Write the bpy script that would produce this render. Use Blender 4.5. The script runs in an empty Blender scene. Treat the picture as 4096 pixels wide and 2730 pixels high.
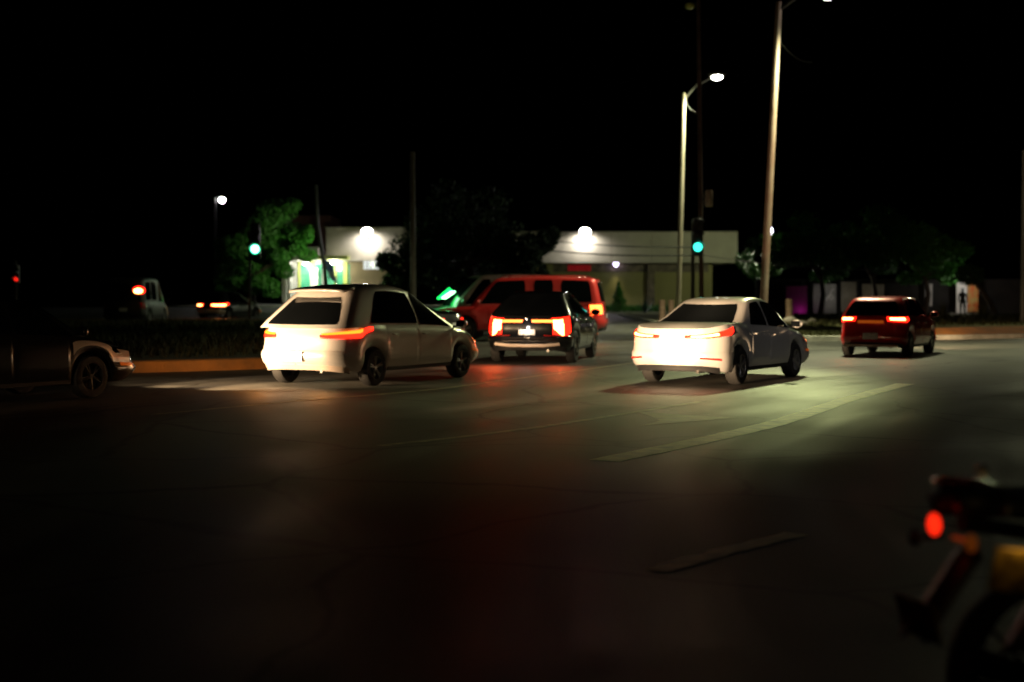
import bpy, math, random
from math import sin, cos, pi, radians, hypot, atan2, sqrt
from mathutils import Vector, Matrix
random.seed(7)
scn = bpy.context.scene
col = scn.collection

# ------------------------------------------------------------------ camera
FPX, CX, CY, CAMH = 1422.2, 512.0, 341.0, 1.5
PITCH = math.atan(47 / FPX)
def P(px, py, d):
    """world point seen at pixel (px,py) of the 1024 wide picture, d metres away"""
    xc = (px - CX) / FPX; zc = -(py - CY) / FPX
    fy = cos(PITCH) + zc * sin(PITCH); fz = -sin(PITCH) + zc * cos(PITCH)
    t = d / fy
    return Vector((xc * t, d, CAMH + fz * t))
def G(px, py, z=0.0):
    xc = (px - CX) / FPX; zc = -(py - CY) / FPX
    fy = cos(PITCH) + zc * sin(PITCH); fz = -sin(PITCH) + zc * cos(PITCH)
    t = (z - CAMH) / fz
    return Vector((xc * t, fy * t, z))
cd = bpy.data.cameras.new('camera'); cam = bpy.data.objects.new('camera', cd); col.objects.link(cam)
cam.location = (0, 0, CAMH); cam.rotation_euler = (pi / 2 - PITCH, 0, 0)
cd.lens = 50; cd.sensor_width = 36; cd.clip_end = 3000; cd.clip_start = .05
cd.dof.use_dof = True; cd.dof.focus_distance = 15.5; cd.dof.aperture_fstop = 1.2
scn.camera = cam

# ------------------------------------------------------------------ materials
MATS = {}
def mat(name, base=(.5, .5, .5), rough=.5, metal=0, coat=0, emit=None, es=0, spec=.5, trans=0, noise=None, bump=None, alpha=1):
    m = bpy.data.materials.new(name); m.use_nodes = True
    nt = m.node_tree; b = nt.nodes['Principled BSDF']
    b.inputs['Base Color'].default_value = (*base, 1); b.inputs['Roughness'].default_value = rough
    b.inputs['Metallic'].default_value = metal; b.inputs['Coat Weight'].default_value = coat
    b.inputs['Coat Roughness'].default_value = .04
    b.inputs['Specular IOR Level'].default_value = spec
    b.inputs['Transmission Weight'].default_value = trans
    b.inputs['Alpha'].default_value = alpha
    if emit:
        b.inputs['Emission Color'].default_value = (*emit, 1); b.inputs['Emission Strength'].default_value = es
    if noise or bump:
        tc = nt.nodes.new('ShaderNodeTexCoord')
    if noise:      # (scale, colour2, detail)
        n = nt.nodes.new('ShaderNodeTexNoise'); n.inputs['Scale'].default_value = noise[0]; n.inputs['Detail'].default_value = 6
        nt.links.new(tc.outputs['Object'], n.inputs['Vector'])
        r = nt.nodes.new('ShaderNodeValToRGB'); r.color_ramp.elements[0].position = .35; r.color_ramp.elements[1].position = .68
        r.color_ramp.elements[0].color = (*base, 1); r.color_ramp.elements[1].color = (*noise[1], 1)
        nt.links.new(n.outputs['Fac'], r.inputs['Fac']); nt.links.new(r.outputs['Color'], b.inputs['Base Color'])
    if bump:       # (scale, strength, dist)
        n = nt.nodes.new('ShaderNodeTexNoise'); n.inputs['Scale'].default_value = bump[0]; n.inputs['Detail'].default_value = 5
        nt.links.new(tc.outputs['Object'], n.inputs['Vector'])
        bp = nt.nodes.new('ShaderNodeBump'); bp.inputs['Strength'].default_value = bump[1]; bp.inputs['Distance'].default_value = bump[2]
        nt.links.new(n.outputs['Fac'], bp.inputs['Height']); nt.links.new(bp.outputs['Normal'], b.inputs['Normal'])
    MATS[name] = m
    return m
def paint(name, c, metal=.25, rough=.32):
    return mat(name, c, rough, metal, coat=1, bump=(3, .02, .02))
paint('white_paint', (.72, .69, .66)); paint('silver_paint', (.50, .50, .50), .2); paint('black_paint', (.006, .0065, .008), 0, .2)
paint('red_paint', (.42, .012, .014)); paint('suv_paint', (.55, .03, .028), .2, .38); paint('van_paint', (.6, .58, .5)); paint('dark_paint', (.007, .007, .008), 0)
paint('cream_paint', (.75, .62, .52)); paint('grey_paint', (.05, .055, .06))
mat('glass', (.004, .005, .006), .05, coat=.3, spec=.5)
mat('rubber', (.012, .012, .012), .75, bump=(60, .3, .01))
mat('rim_metal', (.55, .55, .56), .3, .8)
mat('trim', (.012, .012, .013), .5)
mat('chrome', (.75, .72, .68), .16, 1)
mat('plate', (.75, .73, .7), .4, noise=(22, (.4, .4, .42)))
mat('plate_yellow', (.55, .36, .06), .45, noise=(26, (.16, .1, .03)))
mat('red_lens_off', (.25, .01, .008), .15, coat=1)
mat('amber_faint', (.4, .1, .01), .3, emit=(1, .22, .02), es=.05)
mat('red_soft', (.3, .01, .005), .3, emit=(1, .02, .004), es=1.6)
mat('red_lit', (.3, .01, .005), .3, emit=(1, .012, .004), es=5)
mat('red_dim', (.3, .01, .005), .3, emit=(1, .012, .004), es=.7)
mat('amber_lit', (.4, .1, .01), .3, emit=(1, .2, .012), es=3.2)
mat('amber_dim', (.4, .1, .01), .3, emit=(1, .16, .01), es=.22)
mat('hot_lit', (.5, .3, .1), .3, emit=(1, .40, .09), es=18)
mat('hot_red', (.5, .1, .03), .3, emit=(1, .13, .02), es=9)
mat('clear_lens', (.35, .35, .36), .12, .2, coat=1)
mat('headlight_lit', (.8, .8, .8), .2, emit=(1, .85, .62), es=25)
mat('lamp_white', (.8, .8, .8), .3, emit=(1, .93, .95), es=120)
mat('lamp_warm', (.8, .8, .7), .3, emit=(1, .95, .8), es=30)
mat('lamp_off', (.5, .5, .45), .3)
mat('lamp_violet', (.8, .8, .8), .3, emit=(.75, .65, 1), es=8)
mat('green_signal', (.1, .8, .5), .3, emit=(.25, 1, .7), es=9)
mat('green_rim', (.02, .5, .25), .3, emit=(.0, 1, .38), es=1.3)
mat('teal_signal', (.1, .8, .6), .3, emit=(.05, 1, .72), es=2.6)
mat('red_signal', (.5, .02, .01), .3, emit=(1, .02, .01), es=1.3)
mat('green_glow', (.1, .8, .3), .3, emit=(.01, 1, .12), es=3)
mat('green_glow_hot', (.5, .9, .6), .3, emit=(.3, 1, .42), es=10)
mat('steel_pole', (.26, .24, .19), .55, .2, noise=(1.2, (.19, .17, .13)), bump=(8, .2, .02))
mat('steel_rust', (.30, .24, .19), .55, .2, noise=(.8, (.20, .10, .07)), bump=(8, .2, .02))
mat('dark_pole', (.05, .05, .045), .7)
mat('wood_pole', (.10, .055, .045), .85, noise=(3, (.06, .03, .025)), bump=(20, .5, .03))
mat('post_wood', (.42, .27, .20), .85, noise=(6, (.25, .15, .11)), bump=(20, .5, .02))
mat('transformer', (.4, .33, .28), .5, .2, noise=(3, (.25, .17, .13)))
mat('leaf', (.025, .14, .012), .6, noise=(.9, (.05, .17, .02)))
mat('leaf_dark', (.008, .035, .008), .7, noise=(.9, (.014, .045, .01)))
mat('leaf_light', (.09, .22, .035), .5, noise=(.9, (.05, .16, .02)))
mat('leaf_blue', (.03, .07, .06), .5, noise=(1.2, (.05, .10, .08)))
mat('bark', (.05, .035, .025), .9, bump=(14, .8, .05))
mat('parapet', (.42, .38, .29), .85, noise=(.5, (.34, .31, .24)), bump=(2.5, .5, .06))
mat('olive_wall', (.30, .26, .11), .85, noise=(.35, (.22, .20, .08)), bump=(3, .4, .05))
mat('brown_wall', (.24, .18, .10), .85, noise=(.6, (.17, .13, .07)), bump=(3, .4, .05))
mat('frieze', (.07, .055, .04), .7, noise=(2.2, (.20, .15, .10)))
mat('rooftop', (.05, .05, .05), .9)
mat('white_wall', (.7, .66, .62), .7, noise=(1.4, (.5, .47, .43)), bump=(4, .3, .03))
mat('green_glass', (.05, .34, .20), .2, coat=.6, noise=(1.2, (.16, .42, .26)))
mat('lime_frame', (.45, .5, .12), .5)
mat('teal_frame', (.02, .22, .14), .4)
mat('maroon_wall', (.10, .025, .03), .8, noise=(1, (.06, .02, .02)))
mat('dark_wall', (.025, .022, .02), .9, noise=(1, (.012, .01, .01)))
mat('red_letters', (.5, .02, .03), .5, emit=(1, .01, .03), es=.12)
mat('kerb_orange', (.55, .20, .03), .8, noise=(2.2, (.32, .13, .03)), bump=(12, .6, .03))
mat('kerb_grey', (.34, .33, .29), .85, noise=(2, (.2, .2, .17)), bump=(12, .6, .03))
mat('soil', (.04, .03, .014), .95, noise=(1.5, (.03, .05, .012)), bump=(6, 1, .08))
mat('sand_soil', (.20, .17, .07), .95, noise=(.9, (.09, .10, .03)), bump=(6, 1, .08))
mat('grass_blade', (.03, .042, .01), .9, noise=(.6, (.06, .045, .016)))
mat('stone', (.32, .27, .24), .9, noise=(2.5, (.2, .17, .14)), bump=(5, .6, .05))
mat('road_line', (.85, .78, .38), .55, noise=(5, (.50, .46, .23)), bump=(60, .3, .006))
mat('road_line_faded', (.26, .24, .12), .6, noise=(5, (.08, .075, .06)), bump=(30, .6, .01))
mat('skin', (.25, .14, .09), .6); mat('dark_cloth', (.012, .012, .014), .9); mat('hair', (.01, .01, .01), .7)
mat('magenta', (.22, .01, .12), .6, noise=(.8, (.12, .008, .07)), bump=(3, .4, .04))
mat('flag_blue', (.02, .08, .45), .7, noise=(1.5, (.5, .5, .5)))
mat('concrete_panel', (.30, .27, .22), .85, noise=(1.3, (.18, .16, .12)))
mat('grey_panel', (.15, .15, .14), .8, noise=(1.2, (.3, .29, .27)))
mat('cable', (.02, .02, .02), .6)
mat('vest', (.4, .12, .08), .8)

def asphalt():
    m = bpy.data.materials.new('asphalt'); m.use_nodes = True; nt = m.node_tree; N = nt.nodes; L = nt.links
    b = N['Principled BSDF']; geo = N.new('ShaderNodeNewGeometry')
    sub = N.new('ShaderNodeVectorMath'); sub.operation = 'SUBTRACT'; sub.inputs[1].default_value = (25.5, 6, 0)
    L.new(geo.outputs['Position'], sub.inputs[0])
    ln = N.new('ShaderNodeVectorMath'); ln.operation = 'LENGTH'; L.new(sub.outputs[0], ln.inputs[0])
    sep = N.new('ShaderNodeSeparateXYZ'); L.new(sub.outputs[0], sep.inputs[0])
    at = N.new('ShaderNodeMath'); at.operation = 'ARCTAN2'; L.new(sep.outputs['Y'], at.inputs[0]); L.new(sep.outputs['X'], at.inputs[1])
    a3 = N.new('ShaderNodeMath'); a3.operation = 'MULTIPLY'; a3.inputs[1].default_value = 2.2; L.new(at.outputs[0], a3.inputs[0])
    cmb = N.new('ShaderNodeCombineXYZ'); L.new(ln.outputs['Value'], cmb.inputs[0]); L.new(a3.outputs[0], cmb.inputs[1])
    trk = N.new('ShaderNodeTexNoise'); trk.inputs['Scale'].default_value = 2.0; trk.inputs['Detail'].default_value = 5; trk.inputs['Roughness'].default_value = .6
    L.new(cmb.outputs[0], trk.inputs['Vector'])
    fine = N.new('ShaderNodeTexNoise'); fine.inputs['Scale'].default_value = 70; fine.inputs['Detail'].default_value = 4
    L.new(geo.outputs['Position'], fine.inputs['Vector'])
    patch = N.new('ShaderNodeTexNoise'); patch.inputs['Scale'].default_value = .35; patch.inputs['Detail'].default_value = 6
    L.new(geo.outputs['Position'], patch.inputs['Vector'])
    mx = N.new('ShaderNodeMath'); mx.operation = 'ADD'; L.new(trk.outputs['Fac'], mx.inputs[0]); L.new(patch.outputs['Fac'], mx.inputs[1])
    rp = N.new('ShaderNodeValToRGB'); rp.color_ramp.elements[0].position = .78; rp.color_ramp.elements[1].position = 1.2
    rp.color_ramp.elements[0].color = (.028, .028, .026, 1); rp.color_ramp.elements[1].color = (.10, .097, .085, 1)
    hf = N.new('ShaderNodeMath'); hf.operation = 'MULTIPLY'; hf.inputs[1].default_value = 1.0; L.new(mx.outputs[0], hf.inputs[0])
    sc_ = N.new('ShaderNodeMapRange'); sc_.inputs['From Min'].default_value = .75; sc_.inputs['From Max'].default_value = 1.25
    L.new(hf.outputs[0], sc_.inputs['Value']); rp.color_ramp.elements[0].position = .1; rp.color_ramp.elements[1].position = .9
    L.new(sc_.outputs[0], rp.inputs['Fac']); 
    vc = N.new('ShaderNodeMix'); vc.data_type = 'RGBA'; vc.blend_type = 'MULTIPLY'; vc.inputs['Factor'].default_value = .7
    fr = N.new('ShaderNodeValToRGB'); fr.color_ramp.elements[0].position = .3; fr.color_ramp.elements[1].position = .7
    fr.color_ramp.elements[0].color = (.2, .2, .2, 1); fr.color_ramp.elements[1].color = (1.8, 1.8, 1.8, 1)
    L.new(fine.outputs['Fac'], fr.inputs['Fac']); L.new(rp.outputs['Color'], vc.inputs['A']); L.new(fr.outputs['Color'], vc.inputs['B'])
    dn = N.new('ShaderNodeVectorMath'); dn.operation = 'MULTIPLY_ADD'; dn.inputs[1].default_value = (1.6, 1.6, 0); L.new(patch.outputs['Color'], dn.inputs[0]); L.new(geo.outputs['Position'], dn.inputs[2])
    vo = N.new('ShaderNodeTexVoronoi'); vo.feature = 'DISTANCE_TO_EDGE'; vo.inputs['Scale'].default_value = .33; L.new(dn.outputs[0], vo.inputs['Vector'])
    cr = N.new('ShaderNodeMapRange'); cr.inputs['From Min'].default_value = .004; cr.inputs['From Max'].default_value = .016; cr.inputs['To Min'].default_value = .3; L.new(vo.outputs['Distance'], cr.inputs['Value'])
    cm = N.new('ShaderNodeMix'); cm.data_type = 'RGBA'; cm.blend_type = 'MULTIPLY'; cm.inputs['Factor'].default_value = 1
    L.new(vc.outputs['Result'], cm.inputs['A']); L.new(cr.outputs[0], cm.inputs['B']); L.new(cm.outputs['Result'], b.inputs['Base Color'])
    rr = N.new('ShaderNodeMapRange'); rr.inputs['To Min'].default_value = .46; rr.inputs['To Max'].default_value = .64
    L.new(sc_.outputs[0], rr.inputs['Value']); L.new(rr.outputs[0], b.inputs['Roughness'])
    b.inputs['Specular IOR Level'].default_value = .15
    bp = N.new('ShaderNodeBump'); bp.inputs['Strength'].default_value = .35; bp.inputs['Distance'].default_value = .008
    L.new(fine.outputs['Fac'], bp.inputs['Height']); L.new(bp.outputs['Normal'], b.inputs['Normal'])
    MATS['asphalt'] = m
asphalt()

# ------------------------------------------------------------------ object helpers
def tag(o, label=None, cat=None, group=None, kind=None):
    if label: o['label'] = label
    if cat: o['category'] = cat
    if group: o['group'] = group
    if kind: o['kind'] = kind
    return o
def empty(name, loc=(0, 0, 0), rz=0.0, **k):
    o = bpy.data.objects.new(name, None); col.objects.link(o); o.location = loc; o.rotation_euler = (0, 0, rz)
    o.empty_display_size = .2
    return tag(o, **k)
class MB:
    def __init__(s): s.v = []; s.f = []
    def add(s, vs, fs):
        b = len(s.v); s.v += [tuple(v) for v in vs]; s.f += [tuple(b + i for i in f) for f in fs]; return s
    def box(s, c, d, rz=0, M=None):
        vs = []
        for z in (-1, 1):
            for x, y in ((-1, -1), (1, -1), (1, 1), (-1, 1)):
                v = Vector((x * d[0] / 2, y * d[1] / 2, z * d[2] / 2))
                if M: v = M @ v
                v = Matrix.Rotation(rz, 3, 'Z') @ v
                vs.append(v + Vector(c))
        return s.add(vs, [(3, 2, 1, 0), (4, 5, 6, 7), (0, 1, 5, 4), (1, 2, 6, 5), (2, 3, 7, 6), (3, 0, 4, 7)])
    def tube(s, pts, rad, n=10, cap=True):
        pts = [Vector(p) for p in pts]
        rad = rad if isinstance(rad, (list, tuple)) else [rad] * len(pts)
        vs = []; fs = []; prev = None
        for i, p in enumerate(pts):
            t = (pts[min(i + 1, len(pts) - 1)] - pts[max(i - 1, 0)]).normalized()
            if prev is None:
                a = Vector((0, 0, 1)) if abs(t.z) < .9 else Vector((1, 0, 0)); u = t.cross(a).normalized()
            else:
                u = (prev - t * prev.dot(t)).normalized()
            prev = u; w = t.cross(u)
            for k in range(n):
                an = 2 * pi * k / n; vs.append(p + (u * cos(an) + w * sin(an)) * rad[i])
        for i in range(len(pts) - 1):
            for k in range(n):
                k2 = (k + 1) % n; fs.append((i * n + k, i * n + k2, (i + 1) * n + k2, (i + 1) * n + k))
        if cap:
            fs.append(tuple(range(n))[::-1]); fs.append(tuple((len(pts) - 1) * n + k for k in range(n)))
        return s.add(vs, fs)
    def lathe(s, prof, c=(0, 0, 0), axis='Z', n=24):
        vs = []; fs = []
        for r, h in prof:
            for k in range(n):
                a = 2 * pi * k / n
                p = (r * cos(a), r * sin(a), h)
                if axis == 'Y': p = (p[0], p[2], p[1])
                if axis == 'X': p = (p[2], p[0], p[1])
                vs.append(Vector(p) + Vector(c))
        for i in range(len(prof) - 1):
            for k in range(n):
                k2 = (k + 1) % n; fs.append((i * n + k, i * n + k2, (i + 1) * n + k2, (i + 1) * n + k))
        return s.add(vs, fs)
    def grid(s, fn, nu, nv, flip=False):
        vs = [fn(i / nu, j / nv) for j in range(nv + 1) for i in range(nu + 1)]
        fs = []
        for j in range(nv):
            for i in range(nu):
                a = j * (nu + 1) + i; f = (a, a + 1, a + nu + 2, a + nu + 1)
                fs.append(f[::-1] if flip else f)
        return s.add(vs, fs)
    def slab(s, poly, z0, z1):
        n = len(poly)
        vs = [(p[0], p[1], z0) for p in poly] + [(p[0], p[1], z1) for p in poly]
        fs = [tuple(range(n))[::-1], tuple(range(n, 2 * n))] + [(i, (i + 1) % n, n + (i + 1) % n, n + i) for i in range(n)]
        return s.add(vs, fs)
    def blob(s, c, r, n=10, m=7, jit=0):
        rx, ry, rz = r if isinstance(r, (tuple, list)) else (r, r, r)
        vs = []
        for j in range(m + 1):
            t = pi * j / m
            for k in range(n):
                q = 1 + random.uniform(-jit, jit)
                vs.append((c[0] + rx * q * sin(t) * cos(2 * pi * k / n), c[1] + ry * q * sin(t) * sin(2 * pi * k / n), c[2] + rz * q * cos(t)))
        fs = [(j * n + k, j * n + (k + 1) % n, (j + 1) * n + (k + 1) % n, (j + 1) * n + k)[::-1] for j in range(m) for k in range(n)]
        return s.add(vs, fs)
    def build(s, name, m, parent=None, smooth=False, solid=0, bevel=0, **k):
        me = bpy.data.meshes.new(name); me.from_pydata(s.v, [], s.f); me.validate(); me.update()
        me.materials.append(MATS[m] if isinstance(m, str) else m)
        if smooth:
            me.polygons.foreach_set('use_smooth', [True] * len(me.polygons))
            try: me.set_sharp_from_angle(angle=radians(38))
            except Exception: pass
        o = bpy.data.objects.new(name, me); col.objects.link(o)
        if parent: o.parent = parent
        if solid:
            md = o.modifiers.new('solid', 'SOLIDIFY'); md.thickness = solid; md.offset = -1
        if bevel:
            md = o.modifiers.new('bevel', 'BEVEL'); md.width = bevel; md.segments = 2; md.limit_method = 'ANGLE'
        return tag(o, **k)
def children(o): return [c for c in list(bpy.data.objects) if c.parent == o]
def copy_tree(o, parent=None, skip=()):
    c = o.copy(); col.objects.link(c); c.parent = parent
    for ch in children(o):
        if ch.name.split('.')[0] not in skip: copy_tree(ch, c, skip)
    return c
def lerp(a, b, t): return a + (b - a) * t
def smooth_interp(pts, x):
    if x <= pts[0][0]: return pts[0][1]
    if x >= pts[-1][0]: return pts[-1][1]
    for i in range(len(pts) - 1):
        x0, z0 = pts[i]; x1, z1 = pts[i + 1]
        if x0 <= x <= x1:
            m0 = (z1 - z0) / (x1 - x0) if i == 0 else (z1 - pts[i - 1][1]) / (x1 - pts[i - 1][0])
            m1 = (z1 - z0) / (x1 - x0) if i + 2 >= len(pts) else (pts[i + 2][1] - z0) / (pts[i + 2][0] - x0)
            h = x1 - x0; t = (x - x0) / h
            return (2*t**3-3*t*t+1)*z0 + (t**3-2*t*t+t)*h*m0 + (-2*t**3+3*t*t)*z1 + (t**3-t*t)*h*m1
def lamp(name, kind, loc, power, color, parent=None, target=None, size=.1, angle=60, blend=.5):
    ld = bpy.data.lights.new(name, kind); ld.energy = power; ld.color = color
    if kind in ('POINT', 'SPOT'): ld.shadow_soft_size = size
    if kind == 'SPOT': ld.spot_size = radians(angle); ld.spot_blend = blend
    o = bpy.data.objects.new(name, ld); col.objects.link(o); o.location = loc
    if target is not None: o.rotation_euler = (Vector(target) - Vector(loc)).to_track_quat('-Z', 'Y').to_euler()
    if parent: o.parent = parent
    return o

# ------------------------------------------------------------------ car
LV = [0, .05, .14, .3, .45, .6, .72, .84, .93, 1.0]
class Car:
    """x forward from the rear bumper, y left, z up"""
    def __init__(s, L, W, H, wx, wr, belt, gh, roof_h, wf, rear, front, rc=.32, z0=.2, wb=None, wroof=None, bow=.10, crown=.07):
        s.crown = crown
        s.L, s.W, s.H, s.wx, s.wr, s.belt, s.gh, s.rc, s.z0 = L, W, H, wx, wr, belt, gh, rc, z0
        s.wf, s.rear, s.front, s.bow = wf, rear, front, bow
        s.wb = wb or W / 2 * .93; s.wroof = wroof or W / 2 * .70; s.roof = roof_h
    def zt(s, x): return smooth_interp(s.belt, x)
    def zb(s, x):
        z = s.z0
        for w in s.wx:
            R = s.wr * 1.14; dx = x - w
            if abs(dx) < R: z = max(z, s.wr + sqrt(R * R - dx * dx) * 1.0)
        e = min(x, s.L - x)
        if e < .35: z = max(z, s.z0 + .07 * (1 - e / .35))
        return z
    def tab(s, T, v): return smooth_interp(T, v)
    def plan(s, t, v, side, end, off=0):
        """end 'r' rear / 'f' front; t arclength: <0 across the end face, 0..La the corner, above along the side"""
        w = s.W / 2 * s.tab(s.wf, v); xe = s.tab(s.rear, v) if end == 'r' else s.L - s.tab(s.front, v)
        sg = 1 if end == 'r' else -1; rc = s.rc; La = rc * pi / 2
        if t <= 0: x, y, nx, ny = 0, w - rc + t, -1, 0
        elif t < La:
            a = t / rc; x, y, nx, ny = rc - rc * cos(a), w - rc + rc * sin(a), -cos(a), sin(a)
        else: x, y, nx, ny = rc + t - La, w, 0, 1
        if y < 0: y = 0
        k = 1 - min(1, y / w) ** 2
        x -= s.bow * k
        f = s.sidew(xe + sg * x)
        return xe + sg * (x + nx * off), side * (y * f + ny * off)
    def sidew(s, x):
        q = (x - s.L / 2) / (s.L / 2); return 1 - .05 * abs(q) ** 2.6
    def loop(s, v):
        La = s.rc * pi / 2; w = s.W / 2 * s.tab(s.wf, v)
        half = []
        for t in [-(w - s.rc) * (1 - k / 6) for k in range(6)]: half.append(s.plan(t, v, 1, 'r'))
        for k in range(7): half.append(s.plan(La * k / 6, v, 1, 'r'))
        x0 = s.tab(s.rear, v) + s.rc; x1 = s.L - s.tab(s.front, v) - s.rc; n = 84
        for k in range(1, n):
            x = lerp(x0, x1, k / n); half.append((x, w * s.sidew(x)))
        for k in range(7): half.append(s.plan(La * (6 - k) / 6, v, 1, 'f'))
        for t in [-(w - s.rc) * (k / 6) for k in range(1, 7)]: half.append(s.plan(t, v, 1, 'f'))
        return half + [(x, -y) for x, y in half[-2:0:-1]]
    def z(s, x, v):
        b, t = s.zb(x), s.zt(x); return b + (t - b) * v
    def body(s):
        m = MB(); loops = []
        for v in LV: loops.append([(x, y, s.z(x, v)) for x, y in s.loop(v)])
        n = len(loops[0]); top = loops[-1]; bot = loops[0]
        pre = [[(x, y * k, z) for x, y, z in bot] for k in (.02, .62)]
        post = [[(s.L / 2 + (x - s.L / 2) * k, y * k, s.zt(s.L / 2 + (x - s.L / 2) * k) + .045 * (1 - k * k)) for x, y, z in top] for k in (.97, .9, .75, .5, .25, .02)]
        allv = pre + loops + post
        vs = [p for l in allv for p in l]; fs = []
        for i in range(len(allv) - 1):
            for k in range(n):
                k2 = (k + 1) % n; fs.append((i * n + k, (i + 1) * n + k, (i + 1) * n + k2, i * n + k2))
        return m.add(vs, fs)
    # greenhouse
    def gx(s, q):
        xr0, xr1, xf1, xf0 = s.gh; e = q ** 1.25
        return lerp(xr0, xr1, e), lerp(xf0, xf1, e)
    def gw(s, q): return lerp(s.wb, s.wroof, q ** 1.25)
    def gz(s, x, q):
        xc = (s.gh[1] + s.gh[2]) / 2; hl = (s.gh[2] - s.gh[1]) / 2 + .25
        zr = s.roof - s.crown * ((x - xc) / hl) ** 2
        return (s.zt(x) - .03) * (1 - q) + zr * q
    def greenhouse(s):
        m = MB(); loops = []; rc = .16
        for q, ins in ((0, 0), (.2, 0), (.45, 0), (.7, 0), (.88, 0), (.96, .012), (1, .045), (1.012, .12), (1.02, .3), (1.025, .55)):
            qq = min(q, 1); xr, xf = s.gx(qq); w = s.gw(qq) - ins; xr += ins; xf -= ins; pts = []
            def endp(xe, sg, t):
                if t <= 0: x, y = 0, w - rc + t
                else: x, y = rc - rc * cos(t / rc), w - rc + rc * sin(t / rc)
                y = max(y, 0); return (xe + sg * (x - .10 * (1 - (y / w) ** 2)), y)
            La = rc * pi / 2
            half = [endp(xr, 1, -(w - rc) * (1 - k / 6)) for k in range(6)] + [endp(xr, 1, La * k / 5) for k in range(6)]
            half += [(lerp(xr + rc, xf - rc, k / 24), w) for k in range(1, 24)]
            half += [endp(xf, -1, La * (5 - k) / 5) for k in range(6)] + [endp(xf, -1, -(w - rc) * k / 6) for k in range(1, 7)]
            full = half + [(x, -y) for x, y in half[-2:0:-1]]
            loops.append([(x, y, s.gz(x, qq) + (q - qq) * 1.0) for x, y in full])
        n = len(loops[0]); vs = [p for l in loops for p in l]; fs = []
        for i in range(len(loops) - 1):
            for k in range(n):
                k2 = (k + 1) % n; fs.append((i * n + k, (i + 1) * n + k, (i + 1) * n + k2, i * n + k2))
        fs.append(tuple((len(loops) - 1) * n + k for k in range(n))[::-1])
        return m.add(vs, fs)
    def side_glass(s, side, poly, off=.006):
        """poly: (xa at q0, xb at q0, xb at q1, xa at q1, q0, q1)"""
        xa0, xb0, xb1, xa1, q0, q1 = poly
        def fn(u, v):
            q = lerp(q0, q1, v); e = 4 * u * (1 - u)
            r = .04 * (1 - min(1, min(v, 1 - v) / .18)) * (1 if v > .5 else .5)
            a = lerp(xa0, xa1, v) + r; b = lerp(xb0, xb1, v) - r
            x = lerp(a, b, u); y = s.gw(q) + off
            return (x, side * y, s.gz(x, q))
        return MB().grid(fn, 8, 8, flip=side > 0)
    def end_glass(s, end, q0, q1, fw0=.86, fw1=.86, off=.007):
        def fn(u, v):
            q = lerp(q0, q1, v); w = s.gw(q); f = lerp(fw0, fw1, v) - .04 * (1 - min(1, min(v, 1 - v) / .15))
            y = (2 * u - 1) * w * f; xr, xf = s.gx(q); b = .10 * (1 - (y / w) ** 2)
            x = xr - b - off if end == 'r' else xf + b + off
            return (x, y, s.gz(x, q) + .006)
        return MB().grid(fn, 14, 8, flip=end == 'r')
    def lampatch(s, end, side, t0, t1, va, vb, off=.014, n=10):
        """va, vb: functions of u giving lower and upper level"""
        def fn(u, v):
            t = lerp(t0, t1, u); a = va(u) if callable(va) else va; b = vb(u) if callable(vb) else vb
            vv = lerp(a, b, v); ed = .5 if (v in (0, 1) or u in (0, 1)) else 1
            x, y = s.plan(t, vv, side, end, off * ed)
            return (x, y, s.z(x, vv))
        fl = (side > 0) == (end == 'r')
        return MB().grid(fn, n, 4, flip=not fl)
    def door(s, side, x0, x1, v0, v1):
        def fn(u, v):
            x = lerp(x0, x1, u); vv = lerp(v0, v1, v); w = s.W / 2 * s.tab(s.wf, vv) * s.sidew(x)
            ed = -.004 if (v in (0, 1) or u in (0, 1)) else .007
            return (x, side * (w + ed), s.z(x, vv))
        us = 26
        return MB().grid(fn, us, 9, flip=side > 0)

def wheel(parent, x, y, r, w=.2, rim='rim_metal', spokes=5):
    sd = 1 if y > 0 else -1
    o = MB().lathe([(.02, -w * .1), (r * .6, -w * .1), (r * .6, w * .05), (.02, w * .05)], axis='Y', n=28).build('wheel', 'trim', parent, smooth=True)
    o.location = (x, y, r); a0 = random.uniform(0, 1); o.rotation_euler = (0, a0, 0)
    t = MB().lathe([(r * .62, -w / 2), (r * .7, -w / 2 - .004), (r * .93, -w / 2 + .004), (r * .99, -w / 2 + .03), (r, 0), (r * .99, w / 2 - .03), (r * .93, w / 2 - .004), (r * .7, w / 2 + .004), (r * .62, w / 2), (r * .60, 0), (r * .62, -w / 2)], axis='Y', n=36).build('tyre', 'rubber', o, smooth=True)
    m = MB().lathe([(r * .60, -w / 2 + .01), (r * .635, -w / 2 + .0), (r * .635, w / 2), (r * .60, w / 2 - .01), (r * .59, 0), (r * .60, -w / 2 + .01)], axis='Y', n=36)
    for k in range(spokes):
        for dd in (-.13, .13):
            a = 2 * pi * k / spokes; c = Vector((cos(a + dd * .2), 0, sin(a + dd * .2))) * r * .08; e = Vector((cos(a + dd), 0, sin(a + dd))) * r * .61
            c.y = sd * (w / 2 - .03); e.y = sd * (w / 2 - .012)
            m.tube([c, e], [r * .06, r * .04], n=6)
    m.lathe([(.001, sd * (w / 2 - .012)), (r * .13, sd * (w / 2 - .015)), (r * .15, sd * (w / 2 - .06))], axis='Y', n=16)
    m.build('rim', rim, o, smooth=True)
    return o

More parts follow.
